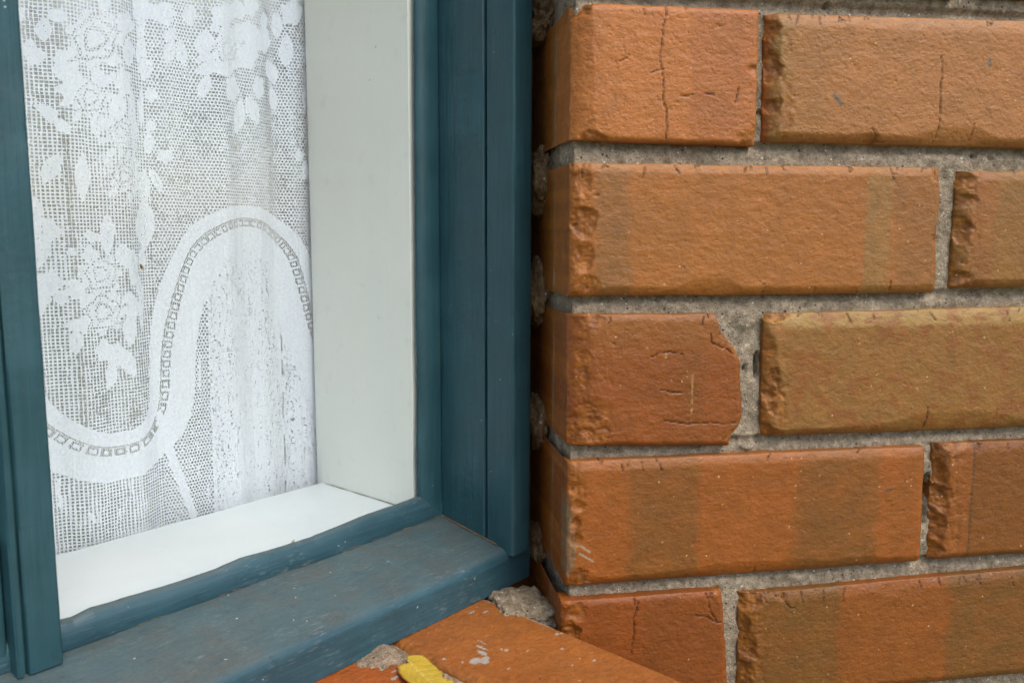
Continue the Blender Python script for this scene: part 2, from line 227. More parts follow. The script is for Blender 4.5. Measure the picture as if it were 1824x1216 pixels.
def paint_mat(name, base, along, dust=0.0, rough=.42):
    """old brushed gloss paint; along = stretch of the brush marks"""
    m, t, p = mat(name); co = objco(t)
    n1 = noise(t, co, 420, 4, .6, along); n2 = noise(t, co, 28, 5, .6); n3 = noise(t, co, 800, 3, .7)
    base = np.array(base)
    c = ramp(t, n2.outputs[0], [(.3, tuple(base*.86)), (.6, tuple(base*1.08)), (.8, tuple(base*1.18))]).outputs[0]
    c = mix(t, 1.0, c, ramp(t, n1.outputs[0], [(.3, .88), (.7, 1.12)]).outputs[0], 'MULTIPLY')
    if dust:
        ge = t.nodes.new('ShaderNodeNewGeometry'); sx = t.nodes.new('ShaderNodeSeparateXYZ'); t.links.new(ge.outputs['Normal'], sx.inputs[0])
        upf = ramp(t, sx.outputs[2], [(.55, 0.0), (.95, 1.0)])
        nn = ramp(t, noise(t, co, 60, 6, .7, (.6, 1.2, 1)).outputs[0], [(.3, .45), (.7, 1.0)])
        n4 = ramp(t, n3.outputs[0], [(.35, .4), (.65, 1.0)])
        a = t.nodes.new('ShaderNodeMath'); a.operation = 'MULTIPLY'; t.links.new(upf.outputs[0], a.inputs[0]); t.links.new(nn.outputs[0], a.inputs[1])
        b2 = t.nodes.new('ShaderNodeMath'); b2.operation = 'MULTIPLY'; t.links.new(a.outputs[0], b2.inputs[0]); t.links.new(n4.outputs[0], b2.inputs[1])
        d2 = t.nodes.new('ShaderNodeMath'); d2.operation = 'MULTIPLY'; t.links.new(b2.outputs[0], d2.inputs[0]); d2.inputs[1].default_value = dust
        dc = mix(t, ramp(t, noise(t, co, 35, 5, .65).outputs[0], [(.42, 0.0), (.62, .8)]).outputs[0], tuple(lin(92, 100, 94)), tuple(lin(100, 88, 72)))
        c = mix(t, d2.outputs[0], c, dc)
    v = t.nodes.new('ShaderNodeTexVoronoi'); v.inputs['Scale'].default_value = 230
    nv = noise(t, co, 600, 3); mvp = t.nodes.new('ShaderNodeMix'); mvp.data_type = 'VECTOR'; mvp.inputs[0].default_value = .003; t.links.new(co, mvp.inputs[4]); t.links.new(nv.outputs[1], mvp.inputs[5]); t.links.new(mvp.outputs[1], v.inputs[0])
    sp = t.nodes.new('ShaderNodeSeparateColor'); t.links.new(v.outputs['Color'], sp.inputs[0])
    s1 = ramp(t, v.outputs['Distance'], [(.08, 1.0), (.15, 0.0)])
    g = ramp(t, sp.outputs[0], [(.91 if dust > .6 else .975, 0.0), (.94 if dust > .6 else .985, 1.0)])
    mm = t.nodes.new('ShaderNodeMath'); mm.operation = 'MULTIPLY'; t.links.new(s1.outputs[0], mm.inputs[0]); t.links.new(g.outputs[0], mm.inputs[1])
    c = mix(t, mm.outputs[0], c, tuple(lin(170, 180, 178)))
    t.links.new(c, p.inputs['Base Color'])
    ws = noise(t, co, 700, 4, .7, tuple(.22 if a_ < 1 else 1.0 for a_ in along)); wr0 = ramp(t, ws.outputs[0], [(.54, 0.0), (.66, .34 if dust > .6 else .0)]); wm_ = noise(t, co, 45, 4, .6); wmr = ramp(t, wm_.outputs[0], [(.48, 0.0), (.62, 1.0)])
    wr = t.nodes.new('ShaderNodeMath'); wr.operation = 'MULTIPLY'; t.links.new(wr0.outputs[0], wr.inputs[0]); t.links.new(wmr.outputs[0], wr.inputs[1])
    c = mix(t, wr.outputs[0], c, tuple(lin(132, 146, 144)))
    ds_ = noise(t, co, 130, 6, .75); dr = ramp(t, ds_.outputs[0], [(.30, .45), (.41, 0.0)]); c = mix(t, dr.outputs[0], c, tuple(lin(40, 42, 34)))
    t.links.new(c, p.inputs['Base Color'])
    r = ramp(t, n2.outputs[0], [(.3, rough-.08), (.7, rough+.14)]); t.links.new(r.outputs[0], p.inputs['Roughness'])
    p.inputs['Specular IOR Level'].default_value = .4
    b = bump(t, n1.outputs[0], .0004, .9); b = bump(t, n2.outputs[0], .0016, .6, b); b = bump(t, n3.outputs[0], .00008, .6, b)
    t.links.new(b, p.inputs['Normal']); return m
def white_mat(nm, ca, cb):
    m, t, p = mat(nm); co = objco(t)
    n1 = noise(t, co, 300, 3, .6, (1, 1, .15)); n2 = noise(t, co, 20, 4)
    c = ramp(t, n2.outputs[0], [(.3, ca), (.7, cb)]).outputs[0]
    sm_ = noise(t, co, 75, 6, .7); c = mix(t, ramp(t, sm_.outputs[0], [(.26, .20), (.42, 0.0)]).outputs[0], c, (.42, .40, .34))
    v = t.nodes.new('ShaderNodeTexVoronoi'); v.inputs['Scale'].default_value = 120; t.links.new(co, v.inputs[0])
    sp = t.nodes.new('ShaderNodeSeparateColor'); t.links.new(v.outputs['Color'], sp.inputs[0])
    s1 = ramp(t, v.outputs['Distance'], [(.04, 1.0), (.08, 0.0)]); g = ramp(t, sp.outputs[0], [(.97, 0.0), (.975, 1.0)])
    mm = t.nodes.new('ShaderNodeMath'); mm.operation = 'MULTIPLY'; t.links.new(s1.outputs[0], mm.inputs[0]); t.links.new(g.outputs[0], mm.inputs[1])
    c = mix(t, mm.outputs[0], c, (.2, .18, .14))
    t.links.new(c, p.inputs['Base Color']); p.inputs['Roughness'].default_value = .4
    b = bump(t, n1.outputs[0], .00012, .6); b = bump(t, n2.outputs[0], .0008, .4, b); t.links.new(b, p.inputs['Normal']); return m
def plain(name, col, rough=.8):
    m, t, p = mat(name); co = objco(t); n = noise(t, co, 60, 5)
    col = np.array(col)
    c = ramp(t, n.outputs[0], [(.3, tuple(col*.82)), (.7, tuple(col*1.12))]).outputs[0]
    t.links.new(c, p.inputs['Base Color']); p.inputs['Roughness'].default_value = rough
    t.links.new(bump(t, n.outputs[0], .002, .5), p.inputs['Normal']); return m
def cloth_mat(name, col, transl=.35):
    m = bpy.data.materials.new(name); m.use_nodes = True; t = m.node_tree; t.nodes.clear(); co = objco(t)
    n = noise(t, co, 700, 2, .6, (1, 1, 1)); c = ramp(t, n.outputs[0], [(.3, tuple(np.array(col)*.9)), (.7, tuple(np.minimum(np.array(col)*1.05, .95)))]).outputs[0]
    d = t.nodes.new('ShaderNodeBsdfDiffuse'); tr = t.nodes.new('ShaderNodeBsdfTranslucent'); mx = t.nodes.new('ShaderNodeMixShader'); o = t.nodes.new('ShaderNodeOutputMaterial')
    t.links.new(c, d.inputs[0]); t.links.new(c, tr.inputs[0]); mx.inputs[0].default_value = transl
    t.links.new(d.outputs[0], mx.inputs[1]); t.links.new(tr.outputs[0], mx.inputs[2]); t.links.new(mx.outputs[0], o.inputs[0])
    b = bump(t, n.outputs[0], .0004, .6); t.links.new(b, d.inputs['Normal']); return m
def glass_mat():
    m = bpy.data.materials.new('window_glass'); m.use_nodes = True; t = m.node_tree; t.nodes.clear()
    tr = t.nodes.new('ShaderNodeBsdfTransparent'); tr.inputs[0].default_value = (.97, .985, .98, 1)
    gl = t.nodes.new('ShaderNodeBsdfGlossy'); gl.inputs['Roughness'].default_value = .02
    lw = t.nodes.new('ShaderNodeLayerWeight'); lw.inputs[0].default_value = .5
    pw = t.nodes.new('ShaderNodeMath'); pw.operation = 'POWER'; t.links.new(lw.outputs['Facing'], pw.inputs[0]); pw.inputs[1].default_value = 5
    fr = t.nodes.new('ShaderNodeMath'); fr.operation = 'MULTIPLY_ADD'; t.links.new(pw.outputs[0], fr.inputs[0]); fr.inputs[1].default_value = .9; fr.inputs[2].default_value = .045
    mx = t.nodes.new('ShaderNodeMixShader'); o = t.nodes.new('ShaderNodeOutputMaterial')
    t.links.new(fr.outputs[0], mx.inputs[0]); t.links.new(tr.outputs[0], mx.inputs[1]); t.links.new(gl.outputs[0], mx.inputs[2]); t.links.new(mx.outputs[0], o.inputs[0])
    return m
def brick_tex():
    m, t, p = mat('brickwork'); co = objco(t)
    mp_ = t.nodes.new('ShaderNodeMapping'); mp_.inputs['Rotation'].default_value = (math.pi/2, 0, 0); t.links.new(co, mp_.inputs[0])
    b = t.nodes.new('ShaderNodeTexBrick'); t.links.new(mp_.outputs[0], b.inputs[0]); b.inputs['Scale'].default_value = 1
    b.inputs['Brick Width'].default_value = .24; b.inputs['Row Height'].default_value = .086; b.inputs['Mortar Size'].default_value = .005
    b.inputs['Color1'].default_value = (*lin(190, 115, 62), 1); b.inputs['Color2'].default_value = (*lin(150, 105, 62), 1); b.inputs['Mortar'].default_value = (*lin(140, 130, 115), 1)
    t.links.new(b.outputs[0], p.inputs['Base Color']); p.inputs['Roughness'].default_value = .85
    bb = bump(t, b.outputs['Fac'], .004, -1.0) if False else bump(t, noise(t, co, 300).outputs[0], .001); t.links.new(bb, p.inputs['Normal']); return m
_bt = []
def BT_():
    if not _bt: _bt.append(brick_tex())
    return _bt[0]
CLAY = clay_mat(); MORTAR = mortar_mat('mortar_cement', (1.12, 1.06, .97)); LUMP = mortar_mat('lump_mortar', (.74, .55, .34))
TEAL = lin(40, 75, 82)
P_V = paint_mat('teal_paint_upright', TEAL, (1, 1, .05), .5, .36)
P_H = paint_mat('teal_paint_level', lin(44, 76, 86), (.06, 1, 1), .85, .45)
WHITE = white_mat('cream_white_paint', (.87, .88, .81), (.90, .905, .835)); WHITE2 = white_mat('cool_white_paint', (.66, .705, .73), (.71, .75, .77)); GLASS = glass_mat()  # inner sill gets a duller, cooler white than the reveal

# ------------------------------------------------------------------ ground, room
gm = bpy.data.meshes.new('ground'); bm = bmesh.new()
bmesh.ops.create_grid(bm, x_segments=40, y_segments=40, size=150); bm.to_mesh(gm); bm.free()
g = link('ground', gm, plain('garden_soil_and_grass', (.16, .17, .10), .95)); g['kind'] = 'structure'

# ------------------------------------------------------------------ the brick pier
WALL_LOC = (0.037998, 0.463979, CZ-0.031033); WALL_RZ = math.pi/2-AB
wall = thing('brick_wall', 'orange and brown brick wall with grey mortar joints beside the teal window', 'brick wall', WALL_LOC, WALL_RZ)
ORA = lin(205, 128, 74)

def smooth_box(nx, nz): pass
def brick_mesh(name, quad, res=.7, wb=(4, 3, 5, 5), hb=(3, 2.2, 2.8, 3.8), lw=12, rw=12, tw=12, base=0.0, chips=(), cracks=(), bumps=(), cfn=None,
               seed=1, rough=.22, topcracks=0, wob=.7, axis='wall', edgecol=(.62, .5, .45), dent=0.0, arris=1.0, cuts=(), kink=1.0):
    """front-facing displaced slab. quad: TL, TR, BR, BL in mm (x, z). Depth (y) grows inward. Returns a mesh in metres."""
    TL, TR, BR, BL = [np.array(q, float) for q in quad]
    Wd = np.linalg.norm(TR-TL); Hh = np.linalg.norm(TL-BL)
    nx = int(Wd/res)+1; nz = int(Hh/res)+1
    def wraps(L):
        out = []; d = 0; st = res
        while d < L: d += st; st *= 1.35 if L < 20 else 1.04; out.append(min(d, L))
        return out
    lws, rws, tws = wraps(lw), wraps(rw), wraps(tw)
    s = np.concatenate([np.zeros(len(lws)), np.linspace(0, 1, nx), np.ones(len(rws))])
    sx = np.concatenate([lws[::-1], np.zeros(nx), rws])
    t = np.concatenate([np.zeros(len(tws)), np.linspace(0, 1, nz), np.ones(len(tws))])
    tz = np.concatenate([tws[::-1], np.zeros(nz), tws])
    S, T = np.meshgrid(s, t); SX, TZ = np.meshgrid(sx, tz)
    X = (1-T)*((1-S)*BL[0]+S*BR[0])+T*((1-S)*TL[0]+S*TR[0])
    Z = (1-T)*((1-S)*BL[1]+S*BR[1])+T*((1-S)*TL[1]+S*TR[1])
    dL, dR, dB, dT = S*Wd, (1-S)*Wd, T*Hh, (1-T)*Hh
    # outline wobble
    fall = lambda d: np.exp(-d/6)
    ox = wob*(fbm(Z/14, seed, 0, seed, 3)*fall(dL)+fbm(Z/14, seed+9, 0, seed+5, 3)*fall(dR))
    oz = wob*(fbm(X/22, seed+3, 0, seed+7, 3)*fall(dB)+fbm(X/22, seed+6, 0, seed+8, 3)*fall(dT))
    X = X+ox; Z = Z+oz
    # broken right corners: the outline draws in between z0 and z1 by amt
    for z0_, z1_, amt in cuts:
        X = X-amt*S**6*ss(0, 1, (Z-z0_)/(z1_-z0_))*(1+.35*fbm(Z/4, seed, 0, seed+33, 4))
    depth = np.zeros_like(X); bev = np.zeros_like(X)
    for d, w0, h0, cc, sd_ in ((dL, wb[0], hb[0], Z, 1), (dR, wb[1], hb[1], Z, 2), (dT, wb[2], hb[2], X, 3), (dB, wb[3], hb[3], X, 4)):
        w = w0*(1+.35*fbm(cc/16, sd_*3.3, 0, seed+sd_, 3))
        for side, a, b_, ex in bumps:
            if side == sd_: w = w+ex*np.exp(-((cc-(a+b_)/2)/((b_-a)/2))**4)
        q = np.clip(1-d/np.maximum(w, .3), 0, 1)
        depth = np.sqrt(depth**2+(h0*(.8 if sd_ in (2, 3) else 1.0)*(.55*q+.45*q**3))**2); bev = np.maximum(bev, ss(0, .25, q))
    raw = np.zeros_like(X)
    for cx, cz, rx, rz, dp in chips:
        r = np.hypot((X-cx)/rx, (Z-cz)/rz)*(1+.75*fbm(X/5+cx, Z/5, 0, seed+31, 4))
        k = np.clip(1.15-r*r, 0, 1); depth = depth+.8*dp*k**.8*(1+.55*fbm(X/2.2, Z/2.2, 0, seed+35, 3)); raw = np.maximum(raw, ss(0, .25, k))
    # crumbling left arris
    ar = ss(-.15, .5, fbm(Z/9, X/5, 0, seed+36, 4)+.55*(1-dL/np.maximum(wb[0]*1.6, 1)))*(dL < wb[0]*2.6)*arris
    depth = depth+ar*(.5+.9*np.abs(fbm(X/2.4, Z/2.4, 0, seed+37, 4))); raw = np.maximum(raw, ar*.8)
    depth = depth+rough*fbm(X/9, Z/7, 0, seed+50, 4)+.07*fbm(X/2.6, Z/1.9, 0, seed+60, 2)+.35*ss(.42, .68, fbm(X/2.6, Z/1.6, 0, seed+14, 2))-.18*ss(.4, .65, fbm(X/2.6, Z/.9, 0, seed+13, 2))+.45*ss(.5, .72, fbm(X/4.2, Z/2.6, 0, seed+15, 3))-.4*ss(.5, .75, fbm(X/3.4, Z/2.8, 0, seed+16, 2))+dent*fbm(X/40, Z/30, 0, seed+70, 2)
    cr = np.zeros_like(X)
    rng = np.random.default_rng(seed)
    cl = [list(map(tuple, c)) for c in cracks]
    for i in range(topcracks):
        if rng.random() < .3: continue
        x0 = min(TL[0], BL[0])+rng.random()*Wd; zt = TL[1]+(TR[1]-TL[1])*(x0-TL[0])/Wd; ln = 1.5+rng.exponential(2.2); a_ = rng.normal()*.35; z1_ = zt+1-(rng.random() < .35)*2.5
        pm = (x0+a_*ln*.5+rng.normal()*.4, z1_-ln*.6); cl.append([(x0, z1_), pm, (pm[0]+rng.normal()*.9, z1_-ln-1)])
        if rng.random() < .3: cl.append([pm, (pm[0]+rng.choice([-1, 1])*rng.uniform(1, 3), pm[1]-rng.uniform(-.5, 1.5))])
    jx, jz = .8*fbm(X/3.5, Z/3.5, 0, seed+80, 3), .8*fbm(X/3.5, Z/3.5, 0, seed+90, 3)
    for c in cl:
        d = segd(X+jx, Z+jz, c); wd = .30+.14*vn(X/4, Z/4, 0, seed+93)
        k = np.exp(-(d/np.maximum(wd, .15))**2); cr = np.maximum(cr, k)
    depth = depth+cr*1.1
    Y = base+depth+np.maximum(SX, TZ)
    sidejit = (SX > 0)*.35*fbm(Z/8, SX/8, 0, seed+95, 3)
    X = X+np.where(dL < dR, sidejit, -sidejit)*kink
    col = cfn(X, Z, Y, seed)
    rn = ss(-.4, .5, fbm(X/3.5, Z/3.5, 0, seed+97, 4))[..., None]; rawc = lin(150, 92, 40)*(1-rn)+lin(206, 136, 64)*rn
    col = col*(1-.7*raw[..., None])+rawc*.7*raw[..., None]
    col = col*(1-cr*.72)[..., None]
    return grid_mesh(name, X/1000, Y/1000, Z/1000, np.clip(col, 0, 3)), (X, Y, Z)

def colfn(base, brown=None, bands=(), mott=.12, extra=None, scale=1.0):
    base = np.array(base); brown = base if brown is None else np.array(brown)
    def f(X, Z, Y, seed):
        wgt = np.zeros_like(X)
        for a, b, v in bands:
            j = 4.0*fbm(X/22, Z/12, 0, seed+3, 3)+3.0*fbm(X/3.5, Z/1.6, 0, seed+4, 3)
            wgt = np.maximum(wgt, v*ss(a-4, a+4, X+j)*(1-ss(b-4, b+4, X+j)))
        wgt = np.clip(wgt+.34*fbm(X/13, Z/9, 0, seed+5, 5)*(brown is not base), 0, 1)
        c = base*(1-wgt[..., None])+brown*wgt[..., None]
        c = c*(1+mott*fbm(X/16, Z/12, 0, seed+11, 4))[..., None]
        # faint drag marks of the wire cut
        c = c*(1+.05*fbm(X/2.6, Z/1.8, 0, seed+12, 3))[..., None]
        f1 = ss(.42, .62, fbm(X/2.6, Z/.9, 0, seed+13, 2)); f2 = ss(.45, .65, fbm(X/2.4, Z/1.0, 0, seed+14, 2))
        c = c*(1+.20*f1-.24*f2)[..., None]
        if extra: c = extra(c, X, Z, Y, seed)
        return c*scale
    return f
def blend(c, k, colr):
    k = np.clip(k, 0, 1)[..., None]; return c*(1-k)+np.array(colr)*k
UNM = 1/np.array([.55, .49, .28])
GREYPAINT = lin(132, 136, 116)*UNM
def side_line(c, X, Z, Y, seed):
    """run of old grey paint down the pier's return, 60 mm behind the arris"""
    dd = np.abs(Y-62-4*(X+1)-1.6*fbm(Z/25, 3, 0, 4, 3)); k = (1-ss(1.4, 2.6, dd))*ss(-.55, -.1, fbm(Z/14, 9, 0, 5, 3))*(Y > 20)
    return blend(c, k*.9, GREYPAINT)

def add_brick(name, quad, label, **kw):
    cracks = BK['CR'].get(name, [])
    me, G = brick_mesh('brick', quad, cracks=cracks, **kw)
    return link('brick', me, CLAY, wall, label)

o_ = lin(205, 128, 76)
def tip(col, side, w):   # pale or raw tone near the left end
    def f(c, X, Z, Y, seed): return blend(c, (1-ss(w*.6, w*1.2, X-side+1.5*fbm(Z/7, X/7, 0, seed+8, 3)))*.8, col)
    return f
def e1a(c, X, Z, Y, seed):
    c = side_line(c, X, Z, Y, seed)
    k = (1-ss(1.6, 2.3, np.abs(Y-46+.02*(Z-110)-.5*fbm(Z/9, 1, 0, 3, 2))))*ss(112, 116, Z)*(1-ss(138, 145, Z)); return blend(c, k*.9, lin(150, 160, 150))
add_brick('R1a', [(-5.5, 152.8), (98.5, 154.1), (99.5, 80.7), (-6, 82.3)], 'orange half brick with one long vertical crack',
          wb=(11, 2, 3, 2.5), hb=(7, 1.5, 2.2, 2.2), lw=104, seed=11, topcracks=3,
          chips=[(97, 84, 9, 6, 1.6), (4, 83.5, 7, 3, 2.0), (-4, 153, 9, 6, 7), (99, 122, 6, 2.5, 1.4)],
          arris=.4, cfn=colfn(lin(218, 142, 84), lin(196, 124, 78), [(60, 110, .6)], .10, e1a))
def e1b(c, X, Z, Y, seed):
    c = blend(c, (1-ss(6, 20, X-104+3*fbm(Z/9, 0, 0, 3, 2)))*.8, lin(172, 138, 88))
    c = blend(c, (1-ss(2.5, 5, X-104+2*fbm(Z/5, 0, 0, 8, 2)))*.9, lin(170, 92, 36))
    k = 1-ss(.5, .9, segd(X, Z, [(145.1, 110.2), (148.3, 106.5), (150.0, 104.8)])-.3); c = blend(c, k*.85, lin(110, 115, 125))
    k = 1-ss(.5, .9, segd(X, Z, [(241.7, 132.7), (242, 129.1)])-.3); c = blend(c, k*.8, lin(110, 115, 125))
    return blend(c, ss(146.5, 148.5, Z-(X-104)*.016+fbm(X/10, 0, 0, 2, 2))*.6, lin(205, 150, 112))  # top bevel paler: light from above painted into the colour
add_brick('R1b', [(104.1, 152.6), (330, 156.5), (336, 83.0), (105.5, 83.6)], 'long tan-orange brick with a thin crack and grey flecks',
          wb=(8, 3, 7, 5), hb=(5.5, 2, 3.2, 4.5), seed=12, topcracks=17, bumps=[(4, 205, 245, 6)],
          chips=[(109, 103, 4.5, 4, 2.5), (108, 125, 4, 9, 2.2), (106, 145, 7, 5, 3), (170, 85, 6, 5, 1.2)],
          cfn=colfn(lin(200, 140, 92), lin(182, 132, 84), [(104, 140, .6)], .11, e1b))
def e2a(c, X, Z, Y, seed):
    c = side_line(c, X, Z, Y, seed)
    c = blend(c, (1-ss(3, 9, X+3.5*fbm(Z/9, 0, 0, 3, 3)))*.75*(Y < 12), lin(190, 120, 44))
    c = blend(c, ss(168, 169.5, X)*(1-ss(184, 186, X))*.7, lin(176, 140, 98))
    return blend(c, ss(64.5, 66, Z)*.5, lin(208, 145, 92))  # upper edge lightened in the colour, as if catching the sky
add_brick('R2a', [(-6.2, 69.8), (215.8, 70.7), (216.6, -2.6), (-6.3, -2.7)], 'long light brown brick with a chipped left corner',
          wb=(5, 3, 5, 5), hb=(3, 2, 2.4, 3.6), lw=108, seed=13, topcracks=15, bumps=[(4, 60, 90, 5)],
          chips=[(1, 38, 7, 10, 2.6), (2, 18, 5.5, 9, 2.2), (0, 60, 6, 7, 1.6), (4, 4, 8, 5, 1.6), (216, 30, 3, 10, 1.5), (214, 66, 5, 5, 2)],
          cfn=colfn(lin(196, 130, 72), lin(168, 122, 82), [(8, 27, .75), (186, 230, .6)], .10, e2a))
add_brick('R2b', [(229.3, 69.4), (455, 70.0), (460, -1.0), (229.6, 0.0)], 'brown brick at the right edge with a gouged end',
          wb=(7, 3, 6, 5), hb=(5, 2, 3, 4.2), seed=14, topcracks=16,
          chips=[(233, 34, 5, 8, 2.8), (234, 52, 5, 4, 2.0), (233, 6, 7, 5, 2.6), (231, 64, 7, 4, 2.8)],
          cfn=colfn(lin(172, 126, 76), lin(178, 112, 66), [(236, 252, .5)], .16, tip(lin(176, 140, 86), 229, 8)))
def e3a(c, X, Z, Y, seed):
    c = side_line(c, X, Z, Y, seed)
    k = 1-ss(.35, .7, segd(X+.4*vn(Z/3, 0, 0, 3), Z, [(66.1, -47.6), (66.2, -61.5), (66.4, -76.1)])); c = blend(c, k*.75*ss(-.3, .2, vn(Z/2.5, 1, 0, 5)), lin(225, 195, 150))
    k = 1-ss(.35, .7, segd(X, Z, [(50, -34), (50, -38)])); c = blend(c, k*.7, lin(225, 195, 150))
    c = blend(c, ss(-45, -14, Z+6*fbm(X/14, Z/10, 0, 5, 3))*.75, lin(180, 122, 72))
    return blend(c, (1-ss(4, 9, X+2.5*fbm(Z/5, 0, 0, 3, 3)))*.6*(Y < 14), lin(165, 92, 36))
add_brick('R3a', [(-6.2, -12.3), (93.5, -13.3), (98.5, -90.6), (-5.4, -87.3)], 'red-brown half brick with a broken right corner',
          wb=(11, 3, 4, 3), hb=(7, 2.2, 2.2, 2.6), lw=104, seed=15, topcracks=5, cuts=[(-42, -14, 14), (-72, -91, 8)],
          chips=[(88, -22, 7, 8, 1.6), (94, -33, 5, 6, 1.4), (93, -86, 5, 5, 1.4), (4, -72, 7, 10, 1.8), (6, -82, 10, 6, 1.6), (3, -40, 4, 10, 1.2), (8, -16, 7, 3, 1.2)],
          cfn=colfn(lin(170, 100, 46), lin(152, 98, 54), [(60, 75, .4)], .15, e3a))
def e3b(c, X, Z, Y, seed):
    c = blend(c, ss(-24, -20, Z-fbm(X/12, 0, 0, 3, 2)*2)*.8, lin(196, 164, 112))  # sky light on the top bevel, painted as a pale band
    m = ss(.0, .3, fbm(X/9, Z/7, 0, 77, 5))*ss(122, 132, X); c = blend(c, m*.6, lin(168, 104, 62))
    return c
add_brick('R3b', [(110.0, -13.9), (336, -10.6), (341, -87.0), (111.5, -86.6)], 'long olive-brown brick with reddish blotches',
          wb=(6.5, 3, 8, 5), hb=(4.5, 2, 3.6, 4.2), seed=16, topcracks=12, bumps=[(4, 195, 275, 7), (3, 100, 340, 1)],
          chips=[(115, -58, 4.5, 12, 2.8), (116, -15, 8, 4, 3.2), (113, -86, 10, 6, 3.5), (114, -36, 3, 5, 1)],
          cfn=colfn(lin(174, 128, 78), lin(160, 118, 70), (), .10, e3b))
def e4a(c, X, Z, Y, seed):
    c = side_line(c, X, Z, Y, seed)
    c = blend(c, (1-ss(2, 6, X+2.5*fbm(Z/4, 0, 0, 3, 3)))*.6*(Y < 8), lin(185, 118, 50))
    k = (Y < 16)*(1-ss(-3.5, .5, X+1.5*fbm(Z/5, 1, 0, 9, 3)+np.abs(Z+146)*.12))*ss(-166, -160, Z)*(1-ss(-122, -112, Z)); c = blend(c, k*.9, lin(134, 134, 108)*UNM)
    for pl in ([(1, -145), (7, -149.5)], [(1, -150), (9, -155)], [(1, -162), (4, -167), (8, -169)]):
        c = blend(c, (1-ss(.25, .6, segd(X, Z, pl)))*.8*(Y < 8), lin(176, 170, 146)*UNM)
    k = 1-ss(.6, 1.1, segd(X, Z, [(192, -122.3), (195.5, -121.6)])); c = blend(c, k*.8, lin(105, 110, 112))
    return blend(c, ss(-104, -100.5, Z-fbm(X/14, 0, 0, 6, 2)*2)*.55, lin(200, 132, 82))  # pale upper bevel: painted-in light along the top edge
add_brick('R4a', [(-6.2, -96.3), (217.1, -96.1), (218.6, -170.0), (-6.0, -170.6)], 'long orange brick with brown bands and pale paint on its corner',
          wb=(4, 3, 5, 6), hb=(2.6, 2.2, 2.6, 4.2), lw=108, seed=17, topcracks=13, bumps=[(4, 60, 150, 3)],
          chips=[(-2, -112, 3.5, 5, 1.8), (-1, -122, 3.5, 4, 1.8), (-1, -132, 3.5, 4, 1.8), (0, -142, 3.5, 4, 1.6), (1, -165, 6, 5, 2)],
          cfn=colfn(lin(192, 116, 55), lin(150, 108, 62), [(29.8, 72.4, .62), (134, 187, .58)], .12, e4a, .90))
def e4b(c, X, Z, Y, seed):
    c = blend(c, ss(233, 236, X)*(1-ss(249, 251, X))*.4, lin(206, 122, 60)); return blend(c, (1-ss(.5, 1.2, np.abs(X-250.5-.6*fbm(Z/12, 0, 0, 3, 2))))*.7, lin(120, 90, 66))
add_brick('R4b', [(225.3, -95.1), (452, -94.0), (458, -169.0), (227.0, -169.1)], 'orange-brown brick at the right edge with a ragged dark end',
          wb=(9, 3, 6, 4), hb=(6, 2, 2.6, 3.4), seed=18, topcracks=12,
          chips=[(229, -112, 4, 8, 3), (231, -128, 5, 8, 3), (230, -148, 5, 10, 3), (229, -163, 6, 6, 3), (238, -96, 9, 3, 2)],
          cfn=colfn(lin(164, 105, 50), lin(174, 112, 58), (), .13, e4b, .86))
def e5a(c, X, Z, Y, seed):
    c = side_line(c, X, Z, Y, seed); return c
add_brick('R5a', [(-9.3, -178.6), (89.2, -178.6), (96.0, -252.3), (-7.5, -252.1)], 'dark orange half brick rising behind the brick sill',
          wb=(4, 2.5, 3, 4), hb=(2.6, 2, 1.8, 3), lw=108, seed=19, topcracks=3,
          chips=[(-4, -200, 6, 9, 3.4), (-2, -186, 6, 5, 1.6), (90, -180, 5, 5, 2.2), (95, -205, 3, 7, 1.5)],
          arris=.6, cfn=colfn(lin(176, 100, 44), lin(160, 94, 44), [(40, 90, .6)], .13, e5a, .93))
add_brick('R5b', [(101.5, -182.6), (330, -178.4), (336, -250.9), (103.0, -250.9)], 'long brown brick with an orange middle band low in the wall',
          wb=(8, 3, 6, 5), hb=(5.5, 2, 2.6, 3.6), seed=20, topcracks=9, bumps=[(3, 195, 225, 4)],
          chips=[(107, -187, 8, 6, 3.2), (104, -205, 4, 8, 3), (108, -216, 5, 7, 2.5), (107, -235, 5, 10, 2.5), (128, -186, 3, 2.5, 1.2)],
          cfn=colfn(lin(186, 113, 52), lin(150, 110, 62), [(96, 166, .7), (240, 340, .7)], .13, scale=.83))
# courses just above, below and to the right of the picture, plainer
def far_brick(x0, x1, z0, seed, lw=12):
    rng = np.random.default_rng(seed); k = rng.random()
    base = lin(200, 124, 70)*(1-k)+lin(165, 118, 70)*k
    me, _ = brick_mesh('brick', [(x0, z0+74), (x1, z0+74), (x1, z0), (x0, z0)], res=1.6, seed=seed, lw=lw, cfn=colfn(base), chips=[(x0+2, z0+30, 5, 8, 2)], topcracks=4)
    return me
def add_far(x0, x1, z0, seed, lw=12, label=None):
    me = far_brick(x0, x1, z0, seed, lw); return link('brick', me, CLAY, wall, label)
def e0(c, X, Z, Y, seed): return side_line(c, X, Z, Y, seed)
add_brick('R0', [(-3, 240), (218, 243), (219, 166.5), (-2, 165)], 'dark underside of the brick course above', res=1.2, lw=108, seed=21, cfn=colfn(lin(180, 118, 70), None, (), .12, e0), wb=(4, 3, 5, 3), hb=(3, 2, 3, 2))
add_far(230, 455, 168, 31)
for r, (z0, off) in enumerate([(252, 0), (338, 1), (424, 0)]):
    x = -3
    for L in ([100, 222, 222] if off == 0 else [222, 222, 100]): add_far(x, x+L, z0, 40+r*7+int(x), 100 if x < 0 else 12); x += L+10
